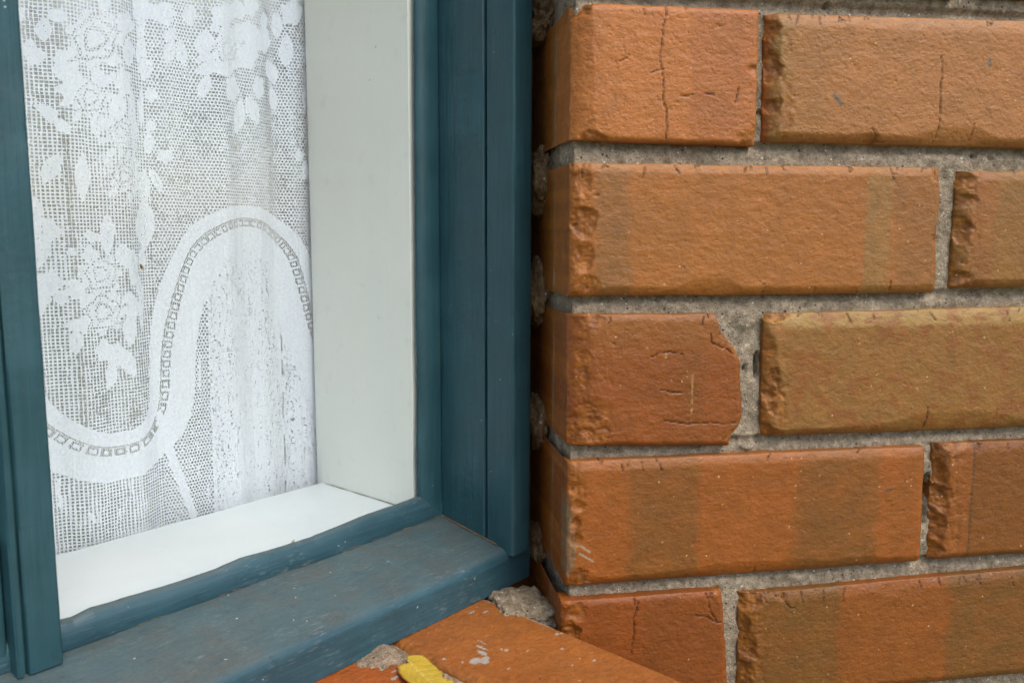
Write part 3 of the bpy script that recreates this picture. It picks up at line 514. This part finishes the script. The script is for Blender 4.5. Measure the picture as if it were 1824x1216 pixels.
for r, (z0, off) in enumerate([(-340, 1), (-426, 0), (-512, 1)]):
    x = -6
    for L in ([100, 222, 222] if off == 0 else [222, 222, 100]): add_far(x, x+L, z0, 70+r*7+int(x), 100 if x < 0 else 12); x += L+10
add_far(343, 455, -86, 91)
# mortar: one sheet behind the brick faces with its return down the side of the pier
def mcol(X, Z, Y, seed): return np.ones(X.shape+(3,))*.5
def mortar_sheet():
    x0, x1, z0, z1, res = -3.0, 470, -520, 505, 1.15
    xs = np.concatenate([np.full(30, x0), np.arange(x0, 300, res), np.arange(300, x1, 4)]); sx = np.concatenate([np.linspace(100, 3, 30), np.zeros(len(xs)-30)])
    zs = np.concatenate([np.arange(z0, -265, 4), np.arange(-265, 180, res), np.arange(180, z1, 4)])
    X, Z = np.meshgrid(xs, zs); SX, _ = np.meshgrid(sx, zs)
    Y = 7.4+1.7*fbm(X/11, Z/9, 0, 201, 4)+.7*fbm(X/2.4, Z/2.4, 0, 202, 3)
    # the pointing slopes: struck back under each upper brick
    for zt in (81.5, -3.0, -88.5, -170.5, 159.0):
        Y = Y+3.2*ss(zt-6, zt+.5, Z)*(1-ss(zt+.5, zt+3, Z))
    for cx, cz, rx, rz, dp in [(108.5, -44, 2.2, 9, 9), (223.7, -124, 3.0, 11, 14), (223.5, -140, 1.6, 10, 6), (241.8, 78.0, 2.6, 1.8, 5), (253, 77.2, 2.2, 2.2, 4), (236.5, 66.6, 7, 1.8, 4), (101, -46, 1.6, 2.2, 6), (143, 160, 2, 2, 4),
                               (222, 66, 4, 5, 1.5), (104, 100, 1.5, 1.8, 4), (102, 110, 1.2, 10, 1.5), (104, -150+60, 8, 6, -2.5), (100, -18, 9, 7, -2.2), (8, -4.5, 10, 3, 1.5)]:
        r = np.hypot((X-cx)/rx, (Z-cz)/rz)*(1+.3*fbm(X/2, Z/2, 0, 207, 2)); Y = Y+dp*ss(0, .5, 1-r)
    for i in range(26):   # sand grains and blobs standing out of the joints
        rg = np.random.default_rng(500+i); cx = rg.uniform(0, 290); cz = rg.choice([76, -8, -92, -175, 160])+rg.normal()*1.5; rr = rg.uniform(.7, 1.5)
        k = np.clip(1-((X-cx)**2+(Z-cz)**2)/rr**2, 0, 1); Y = Y-rr*.9*np.sqrt(k)
    Y = Y+SX
    X = X+(SX > 0)*(2.2*fbm(Z/7, SX/7, 0, 211, 4)+.2)
    return grid_mesh('mortar', X/1000, Y/1000, Z/1000)
link('mortar', mortar_sheet(), MORTAR, wall)
link('wall_core', box_me('wall_core', 2, 1200, 14, 110, -1215, 900), MORTAR, wall)
# inner leaf of the wall, closing the cavity behind the window frame
link('inner_leaf', box_me('inner_leaf', -150, 1200, 175, 280, -1215, 900), BT_(), wall)
# squeezed mortar behind the return
def blob_me(name, rx, ry, rz, seed, sub=5, amp=.28, fine=.06, box=.0):
    bm = bmesh.new(); bmesh.ops.create_icosphere(bm, subdivisions=sub, radius=1)
    P = np.array([v.co[:] for v in bm.verts])
    if box: P = np.sign(P)*np.abs(P)**box; 
    n = 1+amp*fbm(P[:, 0]*1.6+seed, P[:, 1]*1.6, P[:, 2]*1.6, seed, 3)+fine*fbm(P[:, 0]*9, P[:, 1]*9, P[:, 2]*9, seed+5, 3)
    P = P*n[:, None]*np.array([rx, ry, rz])/1000
    for v, p in zip(bm.verts, P): v.co = p
    for f in bm.faces: f.smooth = True
    me = bpy.data.meshes.new(name); bm.to_mesh(me); bm.free(); return me
for i, (x, y, z, rx, ry, rz) in enumerate([(-6, 84, 66, 9, 20, 19), (-6, 86, -8, 9, 20, 21), (-6, 86, -91, 9, 20, 18), (-4, 88, 162, 11, 30, 14), (-4, 92, -176, 9, 22, 13)]):
    o = link('mortar_squeeze', blob_me('mortar_squeeze', rx, ry, rz, 300+i, 5, .5, .12), LUMP, wall)
    o.location = (x/1000, y/1000, z/1000)

# ------------------------------------------------------------------ the window
WIN_LOC = (0.012561, 0.529971, CZ-0.222388); WIN_RZ = math.pi/2-AW
win = thing('window', 'teal painted timber window with white inner reveal set in the brick bay', 'window', WIN_LOC, WIN_RZ)
sill_prof = [(74, 0), (0.8, 0)]+arc(7, 18, 7, 190, 100, 8)+[(7.5+k*10, 25.3+k*1.75) for k in range(1, 6)]+[(74, 37.3)]
link('outer_sill', extrude_profile('outer_sill', sill_prof, 'x', -640, -.5, 160, .0004, 5), P_H, win)
jp = [(-22.5, 75), (-22.6, 60), (-22.8, 21.2), (-22.0, 20.4), (-18.5, 20.0), (-18.5, 18.4), (-22.2, 18.0)]+[(-23, 17.2), (-23, 5), (-23, -1)]+arc(-20.8, -1.8, 2.2, 185, 265, 5)+[(-12, -4), (-8, -4)]+arc(-7, -2, 2, 280, 350, 4)+[(-4.4, 12), (-3.5, 75)]
link('frame_jamb', extrude_profile('frame_jamb', jp, 'z', 21.5, 720, 120, .0002, 7), P_V, win)
# glazing beads: the painted face runs unevenly over the glass
def wavy_bead(cut, vertical, lo, depth0=58.5, depth1=61.2):
    xs = np.arange(cut[0][0], cut[-1][0], .8) if not vertical else np.arange(cut[0][0], cut[-1][0], 1.5)
    cx = np.interp(xs, [c[0] for c in cut], [c[1] for c in cut])+.35*fbm(xs/6, 2, 0, 3, 4)
    prof = [(0, 75), (0, depth0-.2), (.08, depth0-.8), (.5, depth0-.6), (.86, depth0+.4), (.97, depth1), (1, 62.6), (.9, 62.9)]
    A = np.zeros((len(prof), len(xs))); Y = A.copy()
    for i, (f, d) in enumerate(prof): A[i] = lo+(cx-lo)*f; Y[i] = d+.25*fbm(xs/20, i*2., 0, 9, 2)*(0 < i < 6)
    T = np.tile(xs, (len(prof), 1))
    return (T/1000, Y/1000, A/1000) if not vertical else (A/1000, Y/1000, T/1000)
cut = [(-640, 49), (-300, 48), (-266, 48.2), (-261.8, 47.5), (-252.6, 49.1), (-229.6, 48.2), (-208.6, 47.6), (-189.5, 47.8), (-174.1, 49.3), (-148.5, 48.1), (-126.2, 48.0), (-110.2, 49.1), (-83.6, 50.8), (-65.0, 50.8), (-40.7, 51.6), (-22.6, 52)]
X, Y, Z = wavy_bead(cut, False, 33.6); link('glazing_bead', grid_mesh('glazing_bead', X, Y, Z), P_H, win)
cutr = [(36, -41.3), (83, -41.8), (120, -40.6), (157, -41.0), (228, -40.6), (301, -40.4), (365, -39.6), (700, -39)]
X, Y, Z = wavy_bead(cutr, True, -22.9); link('glazing_bead', grid_mesh('glazing_bead', X, Y, Z), P_V, win)
# mullion at the left with a groove, standing a little proud of the beads
mp = [(-270.6, 75), (-270.6, 51.5)]+arc(-272.1, 51.4, 1.5, 0, -90, 4)+[(-284.3, 49.8), (-285.0, 50.4), (-285.2, 53), (-286.4, 53), (-286.7, 50.2)]+[(-288.6, 49.8), (-289.4, 50.8), (-289.6, 75)]
link('mullion', extrude_profile('mullion', mp, 'z', 33.5, 720, 110, .00035, 9), P_V, win)
# grime gathered in the corners where upright and bead meet the sill
def grime(name, a, b, r, seed, mt):
    a, b = np.array(a, float), np.array(b, float); L = np.linalg.norm(b-a); n_ = int(L/.6)
    tt = np.linspace(0, 1, n_); th = np.linspace(0, 2*np.pi, 9); T_, H_ = np.meshgrid(tt, th)
    rad = r*np.clip(.55+.9*fbm(T_*L/7, seed, 0, seed, 4)+.35*fbm(T_*L/1.5, H_*2, 0, seed+1, 2), .02, 2)
    P = [a[i]+(b[i]-a[i])*T_ for i in range(3)]
    d = (b-a)/L; s_ = np.cross(d, (0, 0, 1)); s_ /= np.linalg.norm(s_)
    X = P[0]+s_[0]*rad*np.cos(H_); Y = P[1]+s_[1]*rad*np.cos(H_); Z = P[2]+rad*.6*np.sin(H_)
    link(name, grid_mesh(name, X/1000, Y/1000, Z/1000), mt, win)
GR = plain('brown_grime', lin(104, 92, 72), .95)
grime('grime', (-240, 58.2, 34.6), (-23, 58.2, 34.6), .8, 801, GR)
grime('grime', (-23.2, 58, 34.6), (-23.2, 9, 26.2), 1.3, 805, plain('rusty_grime', lin(90, 74, 54), .95))
grime('grime', (-41.9, 66.5, 41.2), (-41.9, 160, 41.6), .7, 811, plain('grey_grime', lin(150, 148, 138), .9))
grime('grime', (-260, 67.4, 41.2), (-42, 67.4, 41.2), .8, 815, plain('putty_grime', lin(158, 156, 146), .9))
link('glazing_bead', box_me('glazing_bead', -312, -289.9, 58, 75, 33.5, 715, 1.5), P_V, win)
# glass, reveal, inner sill
link('glass_pane', box_me('glass_pane', -269, -30, 63.2, 66.2, 38, 715), GLASS, win)
link('glass_pane', box_me('glass_pane', -640, -292, 63.2, 66.2, 38, 715), GLASS, win)
rp = [(-41.5, 66.6), (-41.3, 163.5)]+[(-40.6, 165.4), (-39.0, 166.2)]+[(-38.4, 173), (-37, 175), (-5, 175), (-5, 66.6)]
link('inner_reveal', extrude_profile('inner_reveal', rp, 'z', 38, 720, 40, .0002, 12), WHITE, win)
lp = [(-266, 66.6), (-266, 163.5), (-267, 166), (-291, 166), (-292, 163), (-292, 66.6)]
link('inner_reveal', extrude_profile('inner_reveal', lp, 'z', 38, 720, 20, .0002, 13), WHITE, win)
ip = [(66.5, 20), (66.5, 40.6), (100, 41), (162.5, 41.2)]+arc(163, 38.2, 3, 85, 0, 5)+[(166, 20)]
link('inner_sill', extrude_profile('inner_sill', ip, 'x', -640, -41.2, 60, .0002, 14), WHITE2, win)
link('frame_head', box_me('frame_head', -640, 0, 2, 175, 720, 770, 3), P_H, win)

# lower wall of the bay under the sill, and the house wall round the room
bay = thing('bay_wall', 'brick base of the bay under the brick sill', 'bay wall', WIN_LOC, WIN_RZ)
BT = BT_()
link('wall_base', box_me('wall_base', -900, -10, 12, 110, -1060, -70), BT, bay)

def room_mesh():
    bm = bmesh.new(); bmesh.ops.create_cube(bm, size=1)
    for v in bm.verts: v.co = (v.co.x*1.6-.65, v.co.y*2.2+1.30, v.co.z*2.3+.1)
    bmesh.ops.delete(bm, geom=[f for f in bm.faces if f.normal.y < -.5], context='FACES')
    bmesh.ops.reverse_faces(bm, faces=bm.faces)
    me = bpy.data.meshes.new('room_walls'); bm.to_mesh(me); bm.free(); return me
rm = link('room_walls', room_mesh(), plain('beige_plaster', (.66, .62, .52), .9)); rm.location = WIN_LOC; rm.rotation_euler = (0, 0, WIN_RZ); rm['kind'] = 'structure'

# ------------------------------------------------------------------ the brick sill
SL = math.radians(2.2)
sillr = thing('brick_sill', 'orange brick sill under the teal window with white paint splats', 'brick sill', WIN_LOC, WIN_RZ)
def on_sill(me, top=-.6):
    """brick meshes are made facing -y; lay them face up, x along the window, tilted outwards"""
    R = Matrix.Rotation(-math.pi/2, 4, 'X')     # (x, y, z) -> front (-y) becomes up
    R = Matrix(((1, 0, 0, 0), (0, 0, 1, 0), (0, -1, 0, 0), (0, 0, 0, 1)))
    T = Matrix.Rotation(SL, 4, 'X'); me.transform(T @ R); return me
WHT = lin(158, 158, 150)*UNM
def sillcol(splats):
    def ex(c, X, Z, Y, seed):
        jx, jz = .9*fbm(X/1.8, Z/1.8, 0, seed+2, 3), .9*fbm(X/1.8, Z/1.8, 0, seed+3, 3)
        k = np.zeros_like(X)
        for (x, z, rx, rz) in splats:
            k = np.maximum(k, 1-ss(.7, 1.0, np.hypot((X+jx-x)/rx, (Z+jz-z)/rz)))
        c = blend(c, k*.85, WHT)
        # scuffed pale drags
        k2 = ss(.42, .6, fbm(X/9, Z/2.2, 0, seed+21, 4))*.28
        return blend(c, k2, lin(205, 160, 125))
    return ex
sp1 = [(-102.0, -44, 4.2, 3.0), (-99.3, -48, 2.8, 2.8), (-96.5, -46, 3.2, 2.2), (-93.5, -41, 1.7, 4.0), (-89.5, -37, 1.0, 4.5), (-85, -33, .6, 4), (-83.5, -46, 1.0, .8), (-82.2, -49, 1.6, 1.2), (-48.9, -58.3, 1.8, 1.3), (-46.3, -60, 1.1, .8), (-63, -5, 3.5, .7), (-57, -11, 3.0, .9), (-83, 2, 3.6, .8), (-89, 4, 3, .8),
       (-60, -70, 1.6, 1.0), (-75, -58, .8, .6), (-108, -40, .8, .8), (-96, -62, .9, .6), (-58, -90, 1.6, .8), (-70, -84, 1, .7), (-112, -30, .7, 1.4)]
def rimcol(c, X, Z, Y, seed):
    c = sillcol(sp1)(c, X, Z, Y, seed)
    return blend(c, ss(-46.6, -44.6, X+1.3*fbm(Z/5, 0, 0, 5, 3))*ss(-56, -48, Z)*.85, lin(160, 152, 134)*UNM)
me, _ = brick_mesh('brick', [(-118.5, 20), (-42.9, 20), (-42.9, -150), (-116.5, -150)], res=.8, wb=(3, 3, 3, 6), hb=(2.2, 2.0, 2, 4), lw=60, rw=70, tw=60, base=.6, seed=120,
                   cfn=colfn(lin(190, 122, 76), lin(184, 112, 64), [(-130, -90, .4)], .12, rimcol), chips=[(-119, -2, 4, 8, 1.2)], rough=.3, wob=1.0)
link('brick', on_sill(me), CLAY, sillr, 'smooth orange sill brick with the big white paint splat')
sp2 = [(-142, -25, 3.5, .8), (-150, -32, 2.5, .8), (-138, -20, 2.5, .6), (-160, -40, 1.5, 1)]
me, _ = brick_mesh('brick', [(-209, 20), (-131.5, 20), (-131.5, -150), (-209, -150)], res=.9, wb=(3, 4, 3, 6), hb=(2.2, 2.6, 2, 4), lw=60, rw=60, tw=60, base=.6, seed=121,
                   cfn=colfn(lin(200, 112, 60), lin(190, 108, 60), [(-180, -150, .4)], .08, sillcol(sp2)), chips=[(-134, -3, 6, 12, 2.5)], rough=.3, wob=1.0)
link('brick', on_sill(me), CLAY, sillr, 'orange sill brick left of the leaf, mostly hidden by the timber sill')
for k in range(3):
    x1 = -219-k*88
    me, _ = brick_mesh('brick', [(x1-78, 20), (x1, 20), (x1, -150), (x1-78, -150)], res=2.5, lw=60, rw=60, tw=60, base=.6, seed=130+k, cfn=colfn(lin(200, 118, 66)))
    link('brick', on_sill(me), CLAY, sillr)
# mortar bed of the sill: fills the joints, heaped against the timber
xs = np.arange(-215, -44, 1.0); ys = np.arange(-148, 24, 1.0); X, Z = np.meshgrid(xs, ys)
Yd = 3.6+.9*fbm(X/8, Z/8, 0, 401, 4)+.6*fbm(X/2.2, Z/2.2, 0, 402, 3)
Yd = Yd-5.2*np.exp(-(((X+136)/13)**2+((Z+1)/12)**2)**1.5)*(1+.3*fbm(X/5, Z/5, 0, 405, 3))
Yd = Yd-2.0*np.exp(-((X+126)/5)**2)*ss(-30, -10, Z)
me = grid_mesh('mortar', X/1000, Yd/1000, Z/1000); link('mortar', on_sill(me), mortar_mat('sill_mortar', (1.12, .98, .86)), sillr)
link('sill_core', box_me('sill_core', -560, -44, -110, 40, -68, -14), MORTAR, sillr)

# ------------------------------------------------------------------ loose lump of mortar in the corner
lump = link('mortar_chunk', blob_me('mortar_chunk', 24, 23, 12.5, 610, 6, .34, .12, .75), mortar_mat('chunk_mortar', (1.05, .97, .84)))
lump['label'] = 'rough grey lump of mortar wedged between sill corner and brick wall'; lump['category'] = 'mortar lump'
wm = Matrix.Translation(WIN_LOC) @ Matrix.Rotation(WIN_RZ, 4, 'Z')
lump.matrix_world = wm @ Matrix.Translation((-.030, -.017, -.0115)) @ Matrix.Rotation(-.35, 4, 'Z') @ Matrix.Rotation(.12, 4, 'Y')

# ------------------------------------------------------------------ the yellow leaf
def leaf():
    P = [(-115.5, -10.2), (-113.0, -15), (-113.4, -18.4), (-115.8, -28.6), (-118.1, -34.9), (-121.0, -38.0), (-119.0, -43.5), (-121.7, -46.7), (-131.1, -50.5), (-137.2, -39), (-137.6, -30), (-136.0, -24), (-132.6, -17), (-128.6, -12.4), (-125.6, -13.2), (-123.0, -15.0), (-121.5, -12.0), (-118.5, -9.3)]
    res = .5; xs = np.arange(-140, -110, res); ys = np.arange(-54, -6, res); X, Z = np.meshgrid(xs, ys)
    cx, cz = (X[:-1, :-1]+res/2), (Z[:-1, :-1]+res/2)
    jit = .5*fbm(cx/2.5, cz/2.5, 0, 7, 2)
    keep = inpoly(cx+jit, cz+jit, P)
    keep &= ~(np.hypot((cx+119.8)/1.6, (cz+41.2)/.6) < 1)
    d = segd(X, Z, P+P[:1])
    H = .9+1.3*np.exp(-d/2.5)*ss(-.3, .6, fbm(X/9, Z/9, 0, 8, 2))+.7*fbm(X/7, Z/7, 0, 9, 3)+1.5*ss(-128, -138, X)
    c = np.ones(X.shape+(3,))*lin(226, 186, 62)
    c = blend(c, ss(.1, .6, fbm(X/8, Z/8, 0, 10, 3))*.5, lin(236, 206, 96))
    c = blend(c, (1-ss(.2, 1.6, d+.6*fbm(X/3, Z/3, 0, 12, 2)))*ss(-120, -134, X)*.95, lin(170, 80, 24))
    c = blend(c, (1-ss(.2, .9, d))*.35, lin(170, 110, 30))
    mid = segd(X, Z, [(-121, -10), (-126, -30), (-131, -50)]); c = blend(c, (1-ss(.2, .7, mid))*.35, lin(246, 226, 140))
    H = H-.35*np.exp(-(mid/.6)**2)
    for k in range(7):
        for sg in (-1, 1):
            dv = segd(X+.3*fbm(X/3, Z/3, 0, 14, 2), Z, [(-122.0-k*1.25, -13-k*5.2), (-122.0-k*1.25+sg*8, -19-k*5.2)])
            c = blend(c, (1-ss(.12, .5, dv))*.25, lin(196, 150, 48)); H = H-.22*np.exp(-(dv/.45)**2)
    c = blend(c, ss(.50, .62, fbm(X/2, Z/2, 0, 16, 3))*.6, lin(150, 96, 34))
    c = blend(c, ss(.35, .6, fbm(X/3.5, Z/3.5, 0, 18, 4))*.45, lin(176, 124, 48))*np.array((.60, .62, .60))
    me = grid_mesh('fallen_leaf', X/1000, -H/1000, Z/1000, c, keep); on_sill(me); return me
m, t, p = mat('dry_leaf'); a = t.nodes.new('ShaderNodeVertexColor'); a.layer_name = 'Col'; t.links.new(a.outputs[0], p.inputs['Base Color']); p.inputs['Roughness'].default_value = .45
nb = noise(t, objco(t), 500, 4); t.links.new(bump(t, nb.outputs[0], .0004, .5), p.inputs['Normal'])
lf = link('fallen_leaf', leaf(), m); lf.location = wm @ Vector((-.007, -.007, -.0003)); lf.rotation_euler = (0, 0, WIN_RZ)
sm = lf.modifiers.new('thickness', 'SOLIDIFY'); sm.thickness = .0002
lf['label'] = 'curled yellow leaf with a brown edge lying on the brick sill'; lf['category'] = 'leaf'

# small debris
bugm = plain('dark_husk', (.10, .07, .045), .6); tanm = plain('tan_husk', (.42, .3, .17), .7)
bug = thing('dead_insect', 'tiny dead insect lying on the white inner sill against the glass', 'insect', tuple(wm @ Vector((-.1335, .0725, .0415))), WIN_RZ)
for i, (dx, rx, ry, rz, mt, nm) in enumerate([(0, 2.0, 1.1, 1.0, tanm, 'body'), (-2.6, 1.2, .9, .9, bugm, 'head')]):
    o = link(nm, blob_me(nm, rx, ry, rz, 700+i, 3, .2, .05), mt, bug); o.location = (dx/1000, 0, .001)
o = link('wing', blob_me('wing', 1.8, .7, .15, 705, 3, .2, .0), tanm, bug); o.location = (.0012, .0006, .0022); o.rotation_euler = (.3, -.5, .4)
fl = thing('house_fly', 'small dark fly sitting on the lace curtain', 'fly', tuple(wm @ Vector((-.1628, .1765, .2025))), WIN_RZ)
o = link('body', blob_me('body', .8, .8, 2.0, 710, 3, .2, .05), bugm, fl); o.rotation_euler = (0, -.3, 0)
o = link('wing', blob_me('wing', .9, .12, 1.4, 711, 3, .2, 0), tanm, fl); o.location = (.0006, -.0006, -.0008)

# ------------------------------------------------------------------ the lace curtain
cur = thing('lace_curtain', 'white lace curtain with leafy roses and a curved scalloped band hanging behind the glass', 'curtain', WIN_LOC, WIN_RZ)
def lace():
    c0 = .42; xs = np.arange(-236, -24, c0); zs = np.arange(26, 402, c0)
    X, Z = np.meshgrid(xs, zs); x = X[:-1, :-1]+c0/2; z = Z[:-1, :-1]+c0/2
    # threads wander a little
    wx = x+.9*fbm(x/30, z/40, 0, 1, 3)+.25*vn(x/5, z/5, 0, 2); wz = z+.8*fbm(x/35, z/30, 0, 3, 3)+.2*vn(x/5, z/5, 0, 4)
    P = 2.08
    row = np.floor(wz/P); fx = np.mod(wx/P+.5*np.mod(row, 2)*(x > -150), 1); fz = np.mod(wz/P, 1)
    cell = _h(np.floor(wx/P).astype(np.int64)+500, row.astype(np.int64)+500, 0*row.astype(np.int64), 9)
    # width of the thread: where the cloth is bunched the holes close
    tight = .195+.07*fbm(x/9, z/60, 0, 5, 2)+.07*fbm(x/28, z/120, 0, 6, 2)+.07*ss(-95, -40, x)*ss(-.2, .6, fbm(x/6, z/90, 0, 15, 2))+.08*(cell-.5)
    tight = tight-.10*np.exp(-((x+202)/2.2)**2)-.08*np.exp(-((x+62)/3)**2)
    hole = (np.abs(fx-.5) < .5-tight/1.0*1.05) & (np.abs(fz-.5) < .5-tight*.95)
    solid = np.zeros(x.shape, bool)
    fine = np.zeros(x.shape, bool)
    jx, jz = .9*fbm(x/3.5, z/3.5, 0, 21, 3), .9*fbm(x/3.5, z/3.5, 0, 22, 3)
    for (cx, cz, a, b, c_, d) in BK['E']:
        m_ = (np.abs(x-cx) < 50) & (np.abs(z-cz) < 60)
        dx, dz = x+.7*jx-cx, z+.7*jz-cz; p1, p2 = a*dx+b*dz, c_*dx+d*dz; r = np.hypot(p1, p2)
        w1, w2 = math.hypot(a, b), math.hypot(c_, d)
        if w1 > 1.45*w2:      # a leaf: pointed at both ends, with a broken midrib
            solid |= m_ & (np.abs(p1) < 1.12*(1-np.clip(p2*p2*.8, 0, 1))**1.2) & (np.abs(p2) < 1.1)
            fine |= m_ & (np.abs(p1-.1) < .16/max(1.0, 1.5/w1)) & (np.abs(p2) < .6) & (r < 1)
        else: solid |= m_ & (r < .93+.12*np.cos(5*np.arctan2(p2, p1)+cx))
    # roses: scalloped discs with dotted petal outlines
    for (cx, cz, a, b, c_, d) in BK['ROSE']:
        dx, dz = x+jx-cx, z+jz-cz; px, pz = a*dx+b*dz, c_*dx+d*dz
        r = np.hypot(px, pz); th = np.arctan2(pz, px)
        solid |= r < .92+.13*np.cos(7*th+1)
        ro_ = np.random.default_rng(int(abs(cx*7)+abs(cz)))
        for q_ in range(9):
            an = q_*.698+ro_.normal()*.15; rd = 1.18+ro_.random()*.3; ca_, sa_ = math.cos(an), math.sin(an)
            lx, lz = (px-rd*ca_)*ca_+(pz-rd*sa_)*sa_, -(px-rd*ca_)*sa_+(pz-rd*sa_)*ca_
            if ro_.random() < .75: solid |= (np.abs(lz) < .21*(1-np.clip((lx/.36)**2, 0, 1))) & (np.abs(lx) < .36)
        ring = (np.abs(r-.36-.05*np.cos(3*th)) < .07) | (np.abs(r-.70-.07*np.cos(5*th+2)) < .06) | ((np.abs(np.sin(2.5*th+r*2)) < .11) & (r > .42) & (r < .66)) | ((np.abs(np.sin(3.5*th+1)) < .10) & (r > .78) & (r < 1.0))
        fine |= ring & (r < 1.02)
    veins = np.zeros(x.shape, bool)
    dot = (np.mod(x+.85*np.mod(np.floor(z/1.7), 2), 1.9) < 1.05) & (np.mod(z, 1.7) < 1.05)
    # arch
    A = BK['ARCH']+[[-12, 115], [8, 20]]; S = BK['SEAM']
    # smooth the polyline (Chaikin)
    for _ in range(2):
        B = [A[0]]
        for p0, p1 in zip(A[:-1], A[1:]): B += [[.75*p0[0]+.25*p1[0], .75*p0[1]+.25*p1[1]], [.25*p0[0]+.75*p1[0], .25*p0[1]+.75*p1[1]]]
        A = B+[A[-1]]
    dist = segd(x+.2*jx, z+.2*jz, A)
    ins = inpoly(x, z, [tuple(a) for a in A]+[(20, -50), (-400, -50), (-400, A[0][1])])
    D = np.where(ins, dist, -dist)
    # arc length parameter for the ring row
    sL = np.zeros(x.shape); best = np.full(x.shape, 1e9); acc = 0
    for p0, p1 in zip(A[:-1], A[1:]):
        vx, vy = p1[0]-p0[0], p1[1]-p0[1]; L = math.hypot(vx, vy); tt = np.clip(((x-p0[0])*vx+(z-p0[1])*vy)/(L*L), 0, 1)
        dd = np.hypot(x-p0[0]-tt*vx, z-p0[1]-tt*vy); m_ = dd < best; best = np.where(m_, dd, best); sL = np.where(m_, acc+tt*L, sL); acc += L
    band1 = (D > 0) & (D < 8); band2 = (D > 14.5) & (D < 30); mid = (D >= 8) & (D <= 14.5)
    u = np.mod(sL, 6.6)-3.3; v = D-12.0
    rr = np.maximum(np.abs(u), np.abs(v)*1.1)
    ringh = ((rr > 1.35) & (rr < 2.55) | ((np.abs(D-8.9) < .45))) & (np.mod(x+.6*np.mod(np.floor(z/1.2), 2), 1.3) < .85)
    # beyond the arch: two thicknesses of net hang together, only streaks of holes show
    under = D >= 30
    leftnet = under & (x < -118)
    streak = .42*fbm(x/.9, z/9, 0, 38, 3)+.30*fbm(x/7, z/140, 0, 39, 2)
    uh = ((streak+1.15*(_h(np.floor(x/.5).astype(np.int64)+900, np.floor(z/1.0).astype(np.int64)+900, 0*row.astype(np.int64), 77)-.5)) > .47) & (np.mod(z, 1.3) < .9)
    uh |= (np.abs(x+57+1.2*fbm(z/25, 1, 0, 33, 2)) < .7) & (np.mod(z+.3*x, 2.0) < 1.1) & (z < 150) & (vn(z/6, 0, 0, 34) > -.1)
    lh = (np.abs(fx-.5) < .27) & (np.abs(fz-.5) < .30) & (fbm(x/3, z/20, 0, 35, 2) > -.35)
    keep = ~hole | (solid & ~((fbm(x/1.4, z/1.4, 0, 71, 2) > .52) & (np.mod(z, 1.26) < .85)))
    keep &= ~(fine & dot)
    keep = np.where(D > 0, True, keep)
    keep &= ~(mid & ringh)
    keep &= ~(under & ~leftnet & uh)
    keep &= ~(leftnet & lh)
    sd_ = segd(x, z, S) < 2.6+.6*fbm(z/15, 0, 0, 41, 2)
    keep |= sd_
    # ragged free edge at the right with loops of the border
    right = -33.0+1.0*fbm(z/18, 5, 0, 42, 3)
    keep &= x < right
    keep |= (x > right-2.0) & (x < right) & (np.mod(z, 11) < 9)
    Xc, Zc = X, Z
    Yc = 181+4.2*np.sin(Xc/13+.8*vn(Zc/120, 0, 0, 51))+1.8*np.sin(Xc/5.1+1.2*vn(Zc/80, 1, 0, 52))+.5*fbm(Xc/3, Zc/50, 0, 53, 2)
    solidv = np.zeros(X.shape); solidv[:-1, :-1] = (solid | band1 | band2)
    Dv = np.zeros(X.shape)
    return grid_mesh('net', Xc/1000, Yc/1000, Zc/1000, None, keep)
link('net', lace(), cloth_mat('white_cotton_lace', (.83, .875, .985), .15), cur)
def lining():
    xs = np.arange(-640, 60, 1.5); zs = np.arange(-260, 720, 6.0); X, Z = np.meshgrid(xs, zs)
    Y = 207+5*np.sin(X/17+.8*vn(Z/200, 0, 0, 61))+3*np.sin(X/6.3+vn(Z/150, 2, 0, 62))
    return grid_mesh('lining', X/1000, Y/1000, Z/1000)
link('lining', lining(), cloth_mat('beige_voile', (.76, .75, .71), .25), cur)
